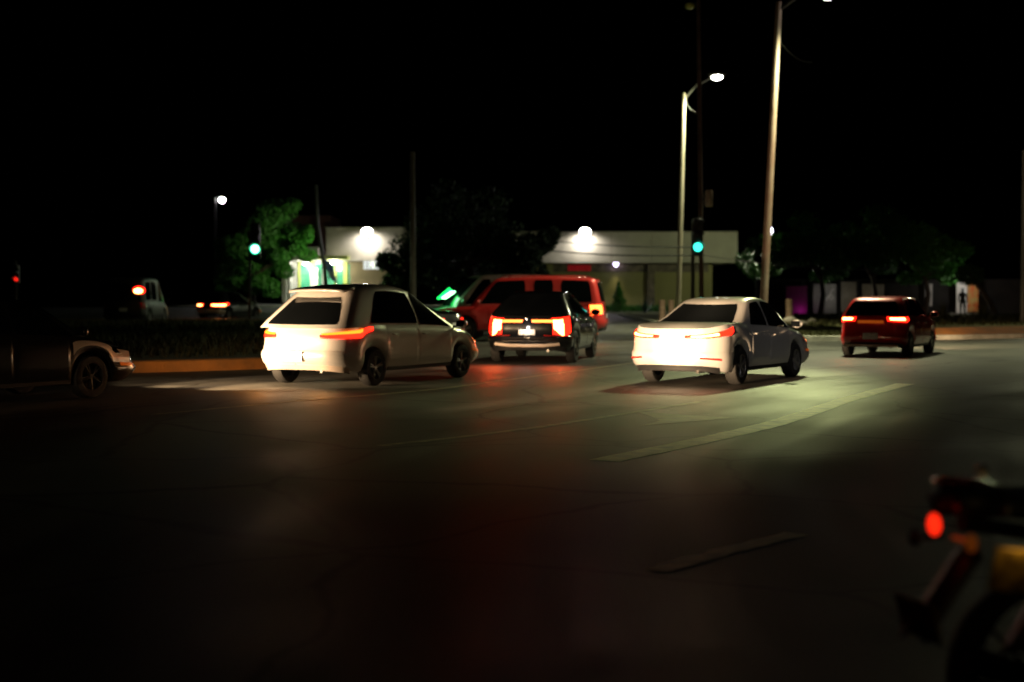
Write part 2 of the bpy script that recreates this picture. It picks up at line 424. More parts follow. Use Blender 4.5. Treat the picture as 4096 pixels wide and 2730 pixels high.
def build_car(c, root, m_body, tail, doors, glass, rear_glass, bump_v=.42, m_bumper=None, m_tail='red_lit', mirror=True, spoiler=False, rails=False, plate=True, plate_z=None, strip=None, wheels='rim_metal', spokes=5, head='clear_lens'):
    b = c.body().build('body', m_body, root, smooth=True)
    g = c.greenhouse().build('roof', m_body, root, smooth=True)
    hx = (c.wx[0] + c.wx[1]) / 2
    MB().box((c.L / 2, 0, (c.z0 + .06 + .55) / 2), (c.L - .5, c.W - .52, .55 - c.z0 + .02)).build('underbody', 'trim', root)
    mm = MB()
    for sd in (1, -1):
        for x0, x1, v0, v1 in doors:
            d = c.door(sd, x0, x1, v0, v1).build('door', m_body, root, smooth=True)
            xh = x0 + .12; vv = .80; w = c.W / 2 * c.tab(c.wf, vv) * c.sidew(xh)
            MB().tube([(xh, sd * (w + .002), c.z(xh, vv)), (xh + .03, sd * (w + .035), c.z(xh, vv)), (xh + .16, sd * (w + .035), c.z(xh + .16, vv)), (xh + .19, sd * (w + .002), c.z(xh + .19, vv))], .012, 6).build('handle', m_body if m_body != 'black_paint' else 'chrome', d, smooth=True)
        for gp in glass: c.side_glass(sd, gp).build('side_window', 'glass', root, smooth=True)
        # sill trim
        MB().box((hx, sd * (c.W / 2 * .94), c.z0 + .03), (c.wx[1] - c.wx[0] - c.wr * 2.4, .03, .07)).build('sill', 'trim', root, bevel=.01)
        if mirror:
            xf = c.gh[3] - .30; q = .12; zz = c.gz(xf, q) + .02; yy = c.gw(q)
            mr = MB(); mr.tube([(xf, sd * (yy - .02), zz - .02), (xf + .01, sd * (yy + .08), zz)], .022, 6); mr.blob((xf + .02, sd * (yy + .16), zz + .04), (.07, .11, .075), 12, 8)
            mi = mr.build('mirror', m_body, root, smooth=True)
            MB().box((xf - .045, sd * (yy + .16), zz + .04), (.012, .16, .10)).build('mirror_glass', 'glass', mi)
        # headlight
        La = c.rc * pi / 2
        h = c.lampatch('f', sd, -.18, La + .18, lambda u: .70 - .10 * (1 - u) , lambda u: .90 - .02 * u).build('headlight', head, root, smooth=True)
        c.lampatch('f', sd, La * .6, La + .1, .40, .50).build('indicator', 'amber_dim', root, smooth=True)
    # bumpers
    for end, nm in (('r', 'rear_bumper'), ('f', 'front_bumper')):
        La = c.rc * pi / 2; reach = (c.wx[0] - c.wr * 1.16 - c.tab(c.rear, .3) - c.rc) if end == 'r' else (c.L - c.wx[1] - c.wr * 1.16 - c.tab(c.front, .3) - c.rc)
        m = MB(); w = c.W / 2
        for sd in (1, -1):
            p = c.lampatch(end, sd, -(w - c.rc) * .999, La + reach, .03, bump_v, off=.022, n=26); m.add(p.v, p.f)
        bo = m.build(nm, m_bumper or m_body, root, smooth=True)
        if end == 'r':
            m = MB()
            for sd in (1, -1):
                p = c.lampatch('r', sd, -(w - c.rc) * .999, La * .6, -.06, .07, off=.034, n=16); m.add(p.v, p.f)
            m.build('valance', 'trim' if m_body != 'white_paint' else 'cream_paint', bo, smooth=True)
    # boot shut line, plate
    rg = c.end_glass('r', *rear_glass).build('rear_window', 'glass', root, smooth=True)
    c.end_glass('f', .06, .92).build('windscreen', 'glass', root, smooth=True)
    if plate:
        zz = plate_z or .78; v = (zz - c.zb(.02)) / (c.zt(.02) - c.zb(.02)); x = c.tab(c.rear, min(v, 1)) - c.bow - .03
        MB().box((x, 0, zz), (.012, .36, .16)).build('number_plate', 'plate', root, bevel=.004)
    MB().tube([(-.02, -.45, c.z0 + .02), (.3, -.45, c.z0 + .03)], .028, 10).build('exhaust_pipe', 'chrome', root, smooth=True)
    for nm, t0, t1, va, vb, mt, off in tail:
        for sd in (1, -1):
            c.lampatch('r', sd, t0, t1, va, vb, off=off).build(nm, mt, root, smooth=True)
    for sd in (1, -1):
        for x in c.wx: wheel(root, x, sd * (c.W / 2 - .115), c.wr, rim=wheels, spokes=spokes)
    if spoiler:
        xr, xf = c.gx(1); z = c.gz(xr, 1)
        MB().grid(lambda u, v: (xr - .26 + .30 * v - .03 * (1 - (2 * u - 1) ** 2), (2 * u - 1) * c.wroof * .93, z - .035 + .06 * v - .02 * (2 * u - 1) ** 2), 12, 4).build('spoiler', m_body, root, smooth=True, solid=.035)
    if rails:
        for sd in (1, -1):
            MB().tube([(c.gh[1] + .15, sd * (c.wroof - .1), c.gz(c.gh[1] + .15, 1)), (c.gh[1] + .3, sd * (c.wroof - .1), c.roof + .05), (c.gh[2] - .3, sd * (c.wroof - .1), c.roof + .05), (c.gh[2] - .1, sd * (c.wroof - .1), c.gz(c.gh[2] - .1, 1))], .02, 6).build('roof_rail', 'chrome', root, smooth=True)
    return b
def place(root, c, px, py, heading, wheel_side=-1):
    """put the rear wheel on the given side (-1 = right) where the picture has its contact point"""
    rz = pi / 2 - radians(heading)
    g = G(px, py); off = Matrix.Rotation(rz, 3, 'Z') @ Vector((c.wx[0], wheel_side * (c.W / 2 - .03), 0))
    root.location = (g.x - off.x, g.y - off.y, 0); root.rotation_euler = (0, 0, rz)

WF = [(0, .93), (.14, .975), (.3, 1), (.6, 1), (.8, .985), (1, .93)]
# --- white hatchback
hatch = Car(4.35, 1.98, 1.58, (.78, 3.50), .30, [(0, .98), (.5, 1.0), (1.4, .98), (2.7, .95), (3.4, .89), (4.05, .76), (4.35, .62)],
            (.06, .72, 2.25, 3.62), 1.65, WF, [(0, .10), (.15, .02), (.35, .0), (.5, .05), (.75, .07), (1, .14)], [(0, .10), (.25, 0), (.5, .02), (.8, .12), (1, .30)], z0=.24, rc=.42, bow=.13, wroof=.60, crown=.13)
def make_hatch(root, m='white_paint', lit=True):
    H = hatch
    build_car(H, root, m, [
        ('taillight', -.10, H.rc * pi / 2 + .20, lambda u: .70 + .05 * u, lambda u: .80 + .13 * u, 'red_lit' if lit else 'red_lens_off', .02),
        ('indicator', -.06, H.rc * pi / 2 * .9, lambda u: .79 + .04 * u, lambda u: .84 + .07 * u, 'amber_lit' if lit else 'red_lens_off', .028)],
        [(1.12, 2.02, .16, .97), (2.04, 3.14, .10, .97)],
        [(.70, 2.12, 2.12, 1.16, .10, .86), (2.17, 3.24, 2.36, 2.17, .08, .90)], (.12, .84, .80, .72), spoiler=True, plate_z=.50)
    MB().tube([(hatch.gh[1] + .25, 0, 1.56), (hatch.gh[1] + .05, 0, 1.80)], [.006, .003], 5).build('antenna', 'trim', root)
h1 = empty('hatchback_car', label='white five-door hatchback seen from behind, tail brightly lit, beside the orange kerb', cat='car')
make_hatch(h1); place(h1, hatch, 376, 386, 29)
# --- silver white sedan
sed = Car(4.45, 1.74, 1.42, (.88, 3.50), .31, [(0, .93), (.35, 1.00), (.9, 1.01), (2.4, .93), (3.3, .88), (4.1, .76), (4.45, .64)],
          (.80, 1.66, 2.74, 3.52), 1.43, WF, [(0, .12), (.15, .03), (.35, .0), (.5, .04), (.75, .06), (1, .10)], [(0, .10), (.25, 0), (.5, .02), (.8, .15), (1, .35)], z0=.22, wroof=.58, crown=.10)
s1 = empty('sedan_car', label='silver white sedan with red tail lamps, casting a black shadow on the lit road', cat='car')
La = sed.rc * pi / 2
build_car(sed, s1, 'silver_paint', [
    ('taillight', -.30, La + .16, lambda u: .75 + .03 * u, lambda u: .84 + .08 * u, 'red_lit', .02),
    ('indicator', -.2, La * .6, lambda u: .785 + .02 * u, lambda u: .83 + .04 * u, 'hot_lit', .027),
    ('reflector', -.02, La * .7, .22, .28, 'red_dim', .03)],  # reflector shines by its own red emission, not a lamp
    [(1.30, 2.14, .14, .97), (2.16, 3.12, .08, .97)], [(1.36, 2.16, 2.16, 1.74, .08, .88), (2.22, 3.22, 2.74, 2.22, .08, .90)],
    (.06, .92), plate_z=.62)
place(s1, sed, 741, 384.5, 31)
# --- black crossover-like saloon
blk = Car(4.35, 1.90, 1.56, (.82, 3.46), .35, [(0, 1.03), (.35, 1.08), (1.0, 1.07), (2.4, 1.02), (3.2, .98), (4.0, .86), (4.35, .72)],
          (.22, .95, 2.3, 3.25), 1.55, WF, [(0, .14), (.15, .04), (.35, .0), (.5, .05), (.75, .05), (1, .12)], [(0, .10), (.25, 0), (.5, .02), (.8, .12), (1, .30)], z0=.27, wroof=.58, rc=.36)
b1 = empty('black_car', label='glossy black car with bracket shaped orange tail lamps and a bright number plate', cat='car')
La = blk.rc * pi / 2
build_car(blk, b1, 'black_paint', [
    ('taillight', .0, La * .75, lambda u: .32 + .18 * u * u, .93, 'red_lit', .02),
    ('brake_light', .02, La * .42, lambda u: .38 + .16 * (1 - u), .87, 'hot_lit', .03),
    ('light_bar', -.46, .0, .80, .88, 'hot_red', .022),
    ('reflector', -.2, La * .7, .36, .40, 'red_lens_off', .03)],
    [(1.26, 2.16, .14, .97), (2.18, 3.08, .08, .97)], [(.86, 1.30, 1.34, 1.12, .14, .72), (1.34, 2.14, 2.12, 1.38, .08, .90), (2.2, 2.98, 2.36, 2.2, .08, .90)],
    (.06, .93), plate_z=.66, wheels='chrome', spokes=7)
x = -.10
MB().tube([(x + .06, -.70, .43), (x - .03, -.4, .40), (x - .05, 0, .395), (x - .03, .4, .40), (x + .06, .70, .43)], .035, 8).build('bumper_trim', 'cream_paint', b1, smooth=True)  # cream colour stands for warm reflections in the chrome trim
MB().blob((x - .02, 0, .98), (.02, .06, .03), 10, 6).build('boot_badge', 'chrome', b1, smooth=True)
place(b1, blk, 576, 362.5, 12)
lamp('plate_lamp', 'POINT', (-.20, 0, .80), 3.5, (1, .93, .85), b1, size=.03)
# --- red compact
redc = Car(3.75, 1.66, 1.42, (.62, 3.02), .29, [(0, .98), (.5, .98), (1.4, .95), (2.6, .91), (3.1, .87), (3.5, .76), (3.75, .66)],
           (.06, .42, 2.1, 3.0), 1.43, WF, [(0, .10), (.15, .02), (.35, .0), (.5, .04), (.75, .05), (1, .08)], [(0, .10), (.25, 0), (.5, .02), (.8, .12), (1, .30)], z0=.22)
r1 = empty('red_car', label='small red hatchback driving away in front of the grass verge at the far kerb', cat='car')
La = redc.rc * pi / 2
build_car(redc, r1, 'red_paint', [
    ('taillight', -.08, La * .98, lambda u: .78 + .04 * (1 - u), lambda u: .98, 'red_lit', .02),
    ('brake_light', -.02, La * .7, .85, .94, 'hot_lit', .03)],
    [(.94, 1.78, .16, .97), (1.8, 2.74, .10, .97)], [(.5, .88, .92, .72, .12, .86), (.94, 1.76, 1.76, 1.0, .08, .90), (1.82, 2.66, 2.1, 1.82, .08, .90)], (.10, .86, .86, .84), plate_z=.5, bump_v=.34)
MB().box((-.11, .0, .84), (.03, .62, .07)).build('tailgate_trim', 'amber_dim', r1, bevel=.01)  # trim strip given its own amber glow, no lamp behind it
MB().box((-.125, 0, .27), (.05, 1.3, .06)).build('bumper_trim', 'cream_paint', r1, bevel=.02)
place(r1, redc, 911, 356.5, 28)
# --- large SUV (side on, facing left)
suv = Car(5.5, 1.98, 2.0, (1.15, 4.35), .39, [(0, 1.20), (1.0, 1.18), (3.3, 1.14), (4.3, 1.10), (5.1, 1.02), (5.5, .86)],
          (.08, .26, 3.35, 4.15), 2.03, WF, [(0, .08), (.15, .02), (.35, .0), (.5, .06), (.75, .06), (1, .10)], [(0, .10), (.25, 0), (.5, .02), (.8, .05), (1, .14)], z0=.33, wroof=.82, rc=.22)
v1 = empty('suv', label='tall red SUV standing side-on behind the black car, facing the green glow', cat='suv')
La = suv.rc * pi / 2
SG = [(.32, 1.30, 1.30, .42, .10, .90), (1.55, 2.15, 2.15, 1.55, .10, .90), (2.42, 3.85, 3.36, 2.42, .10, .90)]
def make_suv(root, m, lit):
    build_car(suv, root, m, [('taillight', .02, La + .10, .60, .98, lit, .03)], [(1.44, 2.28, .18, .97), (2.30, 3.60, .06, .97)], SG, (.12, .86), rails=True, plate_z=.8)
make_suv(v1, 'suv_paint', 'hot_red')
v1.rotation_euler = (0, 0, pi - radians(7)); g = P(607, 330, 46); v1.location = (g.x - .15, 45, 0)
# --- white van (facing left and a little to the camera)
van = Car(5.2, 1.95, 2.15, (1.0, 4.1), .36, [(0, 1.15), (1.0, 1.15), (3.6, 1.12), (4.3, 1.05), (4.9, .92), (5.2, .75)],
          (.04, .16, 3.35, 4.45), 2.22, WF, [(0, .06), (.35, .0), (.75, .03), (1, .04)], [(0, .10), (.25, 0), (.5, .02), (.8, .10), (1, .2)], z0=.3, wroof=.82, rc=.2)
w1 = empty('van', label='pale van half hidden behind the red SUV, added green panels glowing for its windscreen reflection', cat='van')
def make_van(root, m, lit):
    build_car(van, root, m, [('taillight', .02, van.rc * pi / 2 + .02, .62, .98, lit, .02)], [(1.5, 2.6, .12, .97), (3.1, 4.0, .06, .97)], [(.4, 1.5, 1.5, .46, .1, .86), (1.6, 2.7, 2.7, 1.6, .1, .86), (3.05, 4.1, 3.4, 3.05, .06, .88)], (.1, .8), plate_z=.8)
make_van(w1, 'van_paint', 'red_lens_off')
w1.rotation_euler = (0, 0, pi + radians(20)); g = P(428, 300, 52); w1.location = Vector((g.x, 52, 0)) - Matrix.Rotation(pi + radians(20), 3, 'Z') @ Vector((5.2, 0, 0))
gp = MB().grid(lambda u, v: (lerp(4.72, 4.36, v), lerp(.10, .62, u), lerp(1.36, 1.60, v)), 3, 3).build('reflection_panel', 'green_glow_hot', w1, solid=.03)  # added glowing panel, bright core of the green windscreen reflection
MB().grid(lambda u, v: (lerp(4.78, 4.30, v), lerp(-.28, .08, u), lerp(1.34, 1.74 - .1 * u, v)), 3, 3).build('reflection_panel', 'green_glow', w1, solid=.03)  # green surround of that reflection, also an added glowing panel
lamp('reflection_glow', 'POINT', (5.3, .2, 1.5), 18, (.1, 1, .35), w1, size=.25)  # added light spreading the same green glow
# --- dark saloon half hidden between the hatchback and the SUV
d1 = empty('dark_saloon', label='dark saloon mostly hidden behind the white hatchback, small red tail lamps showing above its bonnet', cat='car')
La = sed.rc * pi / 2
build_car(sed, d1, 'dark_paint', [('taillight', -.05, La * .9, .70, .84, 'red_lit', .02), ('indicator', La * .92, La + .30, .62, .84, 'amber_lit', .02)],
          [(1.30, 2.14, .14, .97), (2.16, 3.12, .08, .97)], [(1.36, 2.16, 2.16, 1.74, .08, .88), (2.22, 3.22, 2.74, 2.22, .08, .90)], (.06, .92), plate_z=.62)
d1.rotation_euler = (0, 0, pi - radians(28)); g = P(441, 330, 39); d1.location = (g.x + .3, 39.5, 0)
# --- black saloon at the left edge, nose just behind the hatchback
e1 = empty('dark_saloon', label='black saloon entering at the edge of the picture, pale patch painted on its front wing for headlight glare', cat='car')
build_car(sed, e1, 'dark_paint', [('taillight', -.05, La * .9, .70, .84, 'red_lit', .02)],
          [(1.30, 2.14, .14, .97), (2.16, 3.12, .08, .97)], [(1.36, 2.16, 2.16, 1.74, .08, .88), (2.22, 3.22, 2.74, 2.22, .08, .90)], (.06, .92), plate_z=.62, head='glass', wheels='trim')
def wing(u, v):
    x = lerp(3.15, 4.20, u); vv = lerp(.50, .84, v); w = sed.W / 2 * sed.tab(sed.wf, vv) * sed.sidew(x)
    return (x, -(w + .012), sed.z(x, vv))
MB().grid(wing, 20, 6).build('wing_glare_patch', 'cream_paint', e1, smooth=True)  # cream patch paints the headlight glare onto the dark wing
e1.rotation_euler = (0, 0, pi / 2 - radians(33)); g = G(92, 398)
e1.location = Vector((g.x, g.y, 0)) - Matrix.Rotation(e1.rotation_euler[2], 3, 'Z') @ Vector((3.5, -.84, 0))
# --- following car beyond the left edge: its beams light the sedan
f1 = copy_tree(s1); f1['label'] = 'silver sedan following with dipped beams, beyond the edge of the picture'
f1.location = (-8.7, 4.2, 0)
# --- far small cars at left
k1 = empty('dark_hatchback', label='small dark car far off behind the island, red tail lamp and pale bumper lit', cat='car')
build_car(hatch, k1, 'grey_paint', [('taillight', -.25, hatch.rc * pi / 2 + .3, .70, .93, 'red_lit', .02), ('brake_light', -.2, hatch.rc * pi / 2, .74, .86, 'hot_lit', .03)],
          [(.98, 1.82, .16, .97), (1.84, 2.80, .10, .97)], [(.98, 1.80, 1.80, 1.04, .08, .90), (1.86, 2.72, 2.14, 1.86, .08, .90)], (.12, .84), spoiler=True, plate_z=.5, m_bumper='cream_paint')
place(k1, hatch, 229, 319.5, 25)
n1 = empty('van', label='black van far off at the left with one red brake lamp burning', cat='van')
make_van(n1, 'trim', 'red_lens_off')
bl = MB().blob((.10, -.62, 1.66), (.12, .32, .20), 16, 10).build('brake_light', 'red_lit', n1, smooth=True)
MB().blob((-.02, -.66, 1.64), (.06, .20, .11), 16, 10).build('bulb', 'hot_lit', bl, smooth=True)
place(n1, van, 150, 327, -2)

# headlights that light the tails
HL = (1, .66, .36)
def beams(car, c, power, tgt, ang=46, z=.62, blend=.55):
    for sd in (1, -1):
        lamp('headlamp_beam', 'SPOT', (c.L + .06, sd * .58, z), power, HL, car, target=(c.L + .06 + tgt[0], sd * .58 + tgt[1], z + tgt[2]), size=.07, angle=ang, blend=blend)
beams(e1, sed, 1900, (4, -1.1, -.26), 52)
beams(e1, sed, 260, (4, 1.0, -.12), 60)
beams(f1, sed, 80000, (18, 0, .05), 7, blend=.6)
f2 = copy_tree(h1); f2['label'] = 'white hatchback following with dipped beams, beyond the edge of the picture'
f2.location = (-10.2, 7.0, 0); f2.rotation_euler = (0, 0, pi / 2 - radians(12))
beams(f2, hatch, 330, (10, -.5, .0), 15)
beams(r1, redc, 3000, (9, -1, -.12), 44)
beams(h1, hatch, 320, (6, 1.0, -.05), 56)
# tail glow on the wet-looking road
def glow(car, pts, power, color=(1, .05, .01)):
    for p in pts: lamp('tail_glow', 'SPOT', p, power, color, car, target=(p[0] - 2, p[1], p[2] - 1.5), size=.12, angle=100, blend=.9)
glow(b1, [(-.2, .72, .86), (-.2, -.72, .86)], 60)
glow(r1, [(-.2, .62, .92), (-.2, -.62, .92)], 9)
glow(s1, [(-.2, .6, .8), (-.2, -.6, .8)], 4)
glow(h1, [(-.2, .6, .8), (-.2, -.6, .8)], 30, (1, .35, .05))

# ------------------------------------------------------------------ motorbikes
def tyre_ring(m, c, r, w=.06): m.lathe([(r - .05, -w), (r - .02, -w * 1.1), (r, 0), (r - .02, w * 1.1), (r - .05, w), (r - .06, 0), (r - .05, -w)], c, 'Y', 30)
def motorcycle(root, plate_at=(-.42, 0, .52), lamp_z=.80, big=True, lampm='red_lit', plm='plate_yellow', plate_turn=0):
    for x, nm in ((0, 'wheel'), (1.32, 'wheel')):
        m = MB(); tyre_ring(m, (x, 0, .31), .31)
        w = m.build('wheel', 'rubber', root, smooth=True)
        r = MB()
        for k in range(8): r.tube([(x, 0, .31), (x + .26 * cos(k * pi / 4), 0, .31 + .26 * sin(k * pi / 4))], .008, 5)
        r.lathe([(.05, -.06), (.05, .06)], (x, 0, .31), 'Y', 12); r.build('rim', 'trim', w, smooth=True)
    m = MB(); m.tube([(1.32, .07, .31), (1.08, .07, .95)], .022, 8); m.tube([(1.32, -.07, .31), (1.08, -.07, .95)], .022, 8)
    m.tube([(1.05, 0, .98), (.7, 0, .72), (.45, 0, .45), (0, .05, .31)], .03, 8); m.tube([(.7, 0, .72), (.1, 0, .74), (-.25, 0, .80)], .025, 8)
    m.box((.62, 0, .42), (.34, .22, .28)); m.build('frame', 'trim', root, smooth=True)
    MB().blob((.72, 0, .86), (.27, .13, .14), 16, 10).build('fuel_tank', 'trim', root, smooth=True)
    m = MB(); m.grid(lambda u, v: (lerp(-.30, .50, u), (v - .5) * lerp(.20, .26, sin(u * 3)), .83 + .05 * sin(v * pi) + .05 * (1 - u)), 10, 6); m.build('seat', 'trim', root, smooth=True, solid=.07)
    m = MB(); m.tube([(1.02, -.36, 1.06), (1.08, -.16, 1.03), (1.1, 0, 1.01), (1.08, .16, 1.03), (1.02, .36, 1.06)], .014, 8); m.build('handlebar', 'chrome', root, smooth=True)
    for sd in (1, -1):
        m = MB(); m.tube([(1.04, sd * .28, 1.06), (1.02, sd * .36, 1.24)], .007, 6); m.blob((1.02, sd * .38, 1.27), (.02, .06, .045), 12, 8); mo = m.build('mirror', 'trim', root, smooth=True)
        MB().blob((.998, sd * .38, 1.27), (.006, .05, .036), 12, 8).build('mirror_glass', 'chrome', mo, smooth=True)
        MB().tube([(-.30, sd * .03, lamp_z - .04), (-.31, sd * .13, lamp_z - .05)], .008, 6).add(*(lambda b: (b.v, b.f))(MB().blob((-.32, sd * .145, lamp_z - .05), (.02, .018, .028), 12, 8))).build('indicator', 'amber_faint' if sd < 0 else 'trim', root, smooth=True)
    MB().blob((-.345, 0, lamp_z), (.02, .021, .033), 14, 10).build('taillight', lampm, root, smooth=True)
    MB().grid(lambda u, v: (-.22 - .22 * u, (v - .5) * .13, .70 - .25 * u + .03 * sin(v * pi)), 6, 5).build('rear_mudguard', 'trim', root, smooth=True, solid=.012)
    MB().tube([(.0, .10, .84), (-.26, .11, .93), (-.30, 0, .935), (-.26, -.11, .93), (.0, -.10, .84)], .012, 8).build('grab_rail', 'chrome', root, smooth=True)
    MB().blob((-.25, -.12, .96), (.022, .022, .022), 12, 8).build('glint_ball', 'chrome', root, smooth=True)  # chrome ball added only to catch a glint
    p = MB().box((0, 0, 0), (.008, .20, .13)).build('number_plate', plm, root, bevel=.004); p.location = plate_at; p.rotation_euler = (.1, -.25, plate_turn)
    MB().tube([(.4, -.15, .3), (-.1, -.17, .33), (-.38, -.18, .42)], [.025, .04, .045], 10).build('exhaust_pipe', 'trim', root, smooth=True)
m1 = empty('motorcycle', label='dark motorcycle close to the camera, oval red tail lamp lit and one amber indicator', cat='motorcycle')
motorcycle(m1, lampm='red_soft')
tp = P(934, 533, 4.25); rz = pi / 2 - radians(72)
m1.rotation_euler = (radians(-6), 0, rz); m1.location = Vector((tp.x + .05, tp.y, -.055)) - Matrix.Rotation(rz, 3, 'Z') @ Vector((-.345, 0, 0))
m1.location.z = 0
m2 = empty('motorcycle', label='dark motorcycle cropped by the frame, grimy yellow number plate showing and no lamp lit', cat='motorcycle')
motorcycle(m2, plate_at=(-.42, 0, .70), lamp_z=.90, lampm='red_lens_off', plate_turn=1.0)
lamp('plate_lamp', 'POINT', (-.47, -.02, .80), .16, (1, .62, .2), m2, size=.02)
tp = P(1027, 572, 3.9); rz = pi / 2 - radians(58)
m2.rotation_euler = (0, 0, rz); m2.location = Vector((tp.x, tp.y, 0)) - Matrix.Rotation(rz, 3, 'Z') @ Vector((-.42, 0, 0))
m2.location.z = tp.z - .70
m3 = empty('motorcycle', label='parked motorcycle far off at the right, glinting beside the person on the pavement', cat='motorcycle')
motorcycle(m3, lampm='red_lens_off', plm='plate'); g = P(1003, 310, 96); m3.location = (g.x, 96, 0); m3.rotation_euler = (0, 0, .15)

# ------------------------------------------------------------------ ground, road, kerbs
MB().grid(lambda u, v: (lerp(-900, 900, u), lerp(-60, 1800, v), -.03), 4, 4).build('ground', 'soil', kind='structure')
MB().slab([(-70, -12), (70, -12), (70, 112), (-70, 112)], -.02, 0).build('road', 'asphalt', kind='structure')
def ring(poly, name, mk, mt, w=.16, h=.16, soil_h=.13):
    """kerbed island: kerb stones round a soil bed"""
    P2 = [Vector((p[0], p[1])) for p in poly]; n = len(P2); inn = []
    for i in range(n):
        a, b, c = P2[i - 1], P2[i], P2[(i + 1) % n]; d1 = (b - a).normalized(); d2 = (c - b).normalized()
        nn = Vector((-(d1.y + d2.y), d1.x + d2.x)).normalized(); inn.append(b + nn * w)
    m = MB(); vs = []
    for p, q in zip(P2, inn): vs += [(p.x, p.y, .0), (p.x, p.y, h - .02), (lerp(p.x, q.x, .12), lerp(p.y, q.y, .12), h), (q.x, q.y, h), (q.x, q.y, 0.)]
    fs = []
    for i in range(n):
        j = (i + 1) % n
        for k in range(4): fs.append((i * 5 + k, j * 5 + k, j * 5 + k + 1, i * 5 + k + 1))
    m.add(vs, fs); m.build(name, mk, kind='structure')
    MB().slab([(q.x, q.y) for q in inn], .003, soil_h).build('island_soil', mt, kind='structure')
    return inn
def curve_pts(pts, n):
    out = []
    P4 = [pts[0]] + list(pts) + [pts[-1]]
    for i in range(len(pts) - 1):
        for k in range(n):
            t = k / n; a, b, c, d = [Vector(p) for p in P4[i:i + 4]]
            out.append(.5 * ((2 * b) + (c - a) * t + (2 * a - 5 * b + 4 * c - d) * t * t + (3 * b - a - 3 * c + d) * t ** 3))
    out.append(Vector(pts[-1])); return out
left_island = curve_pts([(-34, 14), (-20, 20.5), (-12, 24.4), (-7.2, 27.0), (-4.6, 28.7), (-2.9, 30.5), (-2.4, 33)], 6) + [Vector(p) for p in ((-4, 45), (-9, 62), (-13, 72), (-40, 74), (-60, 60), (-60, 20))]
ring(left_island, 'kerb', 'kerb_orange', 'soil', w=.35, h=.22, soil_h=.2)
verge_front = curve_pts([(6.7, 49), (7.6, 46.6), (9.5, 45.6), (11.5, 45.8), (13.8, 46.4), (17.4, 48.4), (30, 57), (60, 80)], 6)
ring(verge_front + [Vector((60, 100)), Vector((7.4, 100)), Vector((7.0, 70))], 'kerb', 'kerb_grey', 'sand_soil', w=.2, h=.16, soil_h=.13)
# orange painted bank on the right stretch of the verge
bank = curve_pts([(12.9, 46.6), (14.4, 47.0), (17.3, 48.9), (29, 57.2), (58, 79)], 6)
MB().add([(p.x, p.y, .135) for p in bank] + [(p.x - .3, p.y + 1.0, .36) for p in bank] + [(p.x - .9, p.y + 2.6, .135) for p in bank],
         [(k * len(bank) + i, k * len(bank) + i + 1, (k + 1) * len(bank) + i + 1, (k + 1) * len(bank) + i) for k in range(2) for i in range(len(bank) - 1)]).build('bank', 'kerb_orange', kind='structure')
# pavements in front of the buildings
MB().slab([(4.4, 110), (22, 110), (22, 132), (4.4, 132)], -.01, .14).build('pavement', 'kerb_grey', kind='structure')
MB().slab([(-26, 108), (-3, 108), (-3, 132), (-26, 132)], -.01, .62).build('pavement', 'kerb_grey', kind='structure')
MB().grid(lambda u, v: (lerp(-40, -4, u), lerp(76, 107.9, v), lerp(.006, .50, v)), 4, 4).build('car_park', 'asphalt', kind='structure')
# painted lines
C0 = Vector((25.5, 6))
def line_strip(pts, w, name, m, label, z=.004, cat='road marking'):
    vs = []; fs = []
    for i, p in enumerate(pts):
        t = (Vector(pts[min(i + 1, len(pts) - 1)]) - Vector(pts[max(0, i - 1)])).normalized(); nn = Vector((-t.y, t.x))
        for k in range(4):
            q = Vector(p) + nn * w * (k / 3 - .5) + nn * random.uniform(-.012, .012); vs.append((q.x, q.y, z))
    for i in range(len(pts) - 1):
        for k in range(3): fs.append((i * 4 + k, i * 4 + k + 1, (i + 1) * 4 + k + 1, (i + 1) * 4 + k))
    return MB().add(vs, fs).build(name, m, kind='structure')
def gp2(l): return [(G(*p).x, G(*p).y) for p in l]
line_strip(curve_pts(gp2([(604, 461), (700, 441), (780, 422), (850, 399), (905, 384)]), 10), .30, 'road_marking', 'road_line', '')
line_strip(curve_pts(gp2([(656, 571), (720, 553), (796, 534)]), 10), .15, 'road_marking', 'road_line', '')
line_strip(curve_pts(gp2([(150, 415), (300, 401), (420, 391), (500, 381), (575, 371), (640, 362)]), 10), .13, 'road_marking', 'road_line_faded', '')
line_strip(curve_pts(gp2([(380, 446), (470, 436), (560, 424), (700, 402)]), 10), .12, 'road_marking', 'road_line_faded', '')
ap = gp2([(636, 412), (736, 418), (640, 426), (660, 421), (650, 416)])
MB().add([(x, y, .004) for x, y in ap], [(0, 4, 1), (4, 3, 1), (3, 2, 1)]).build('road_marking', 'road_line_faded', kind='structure')

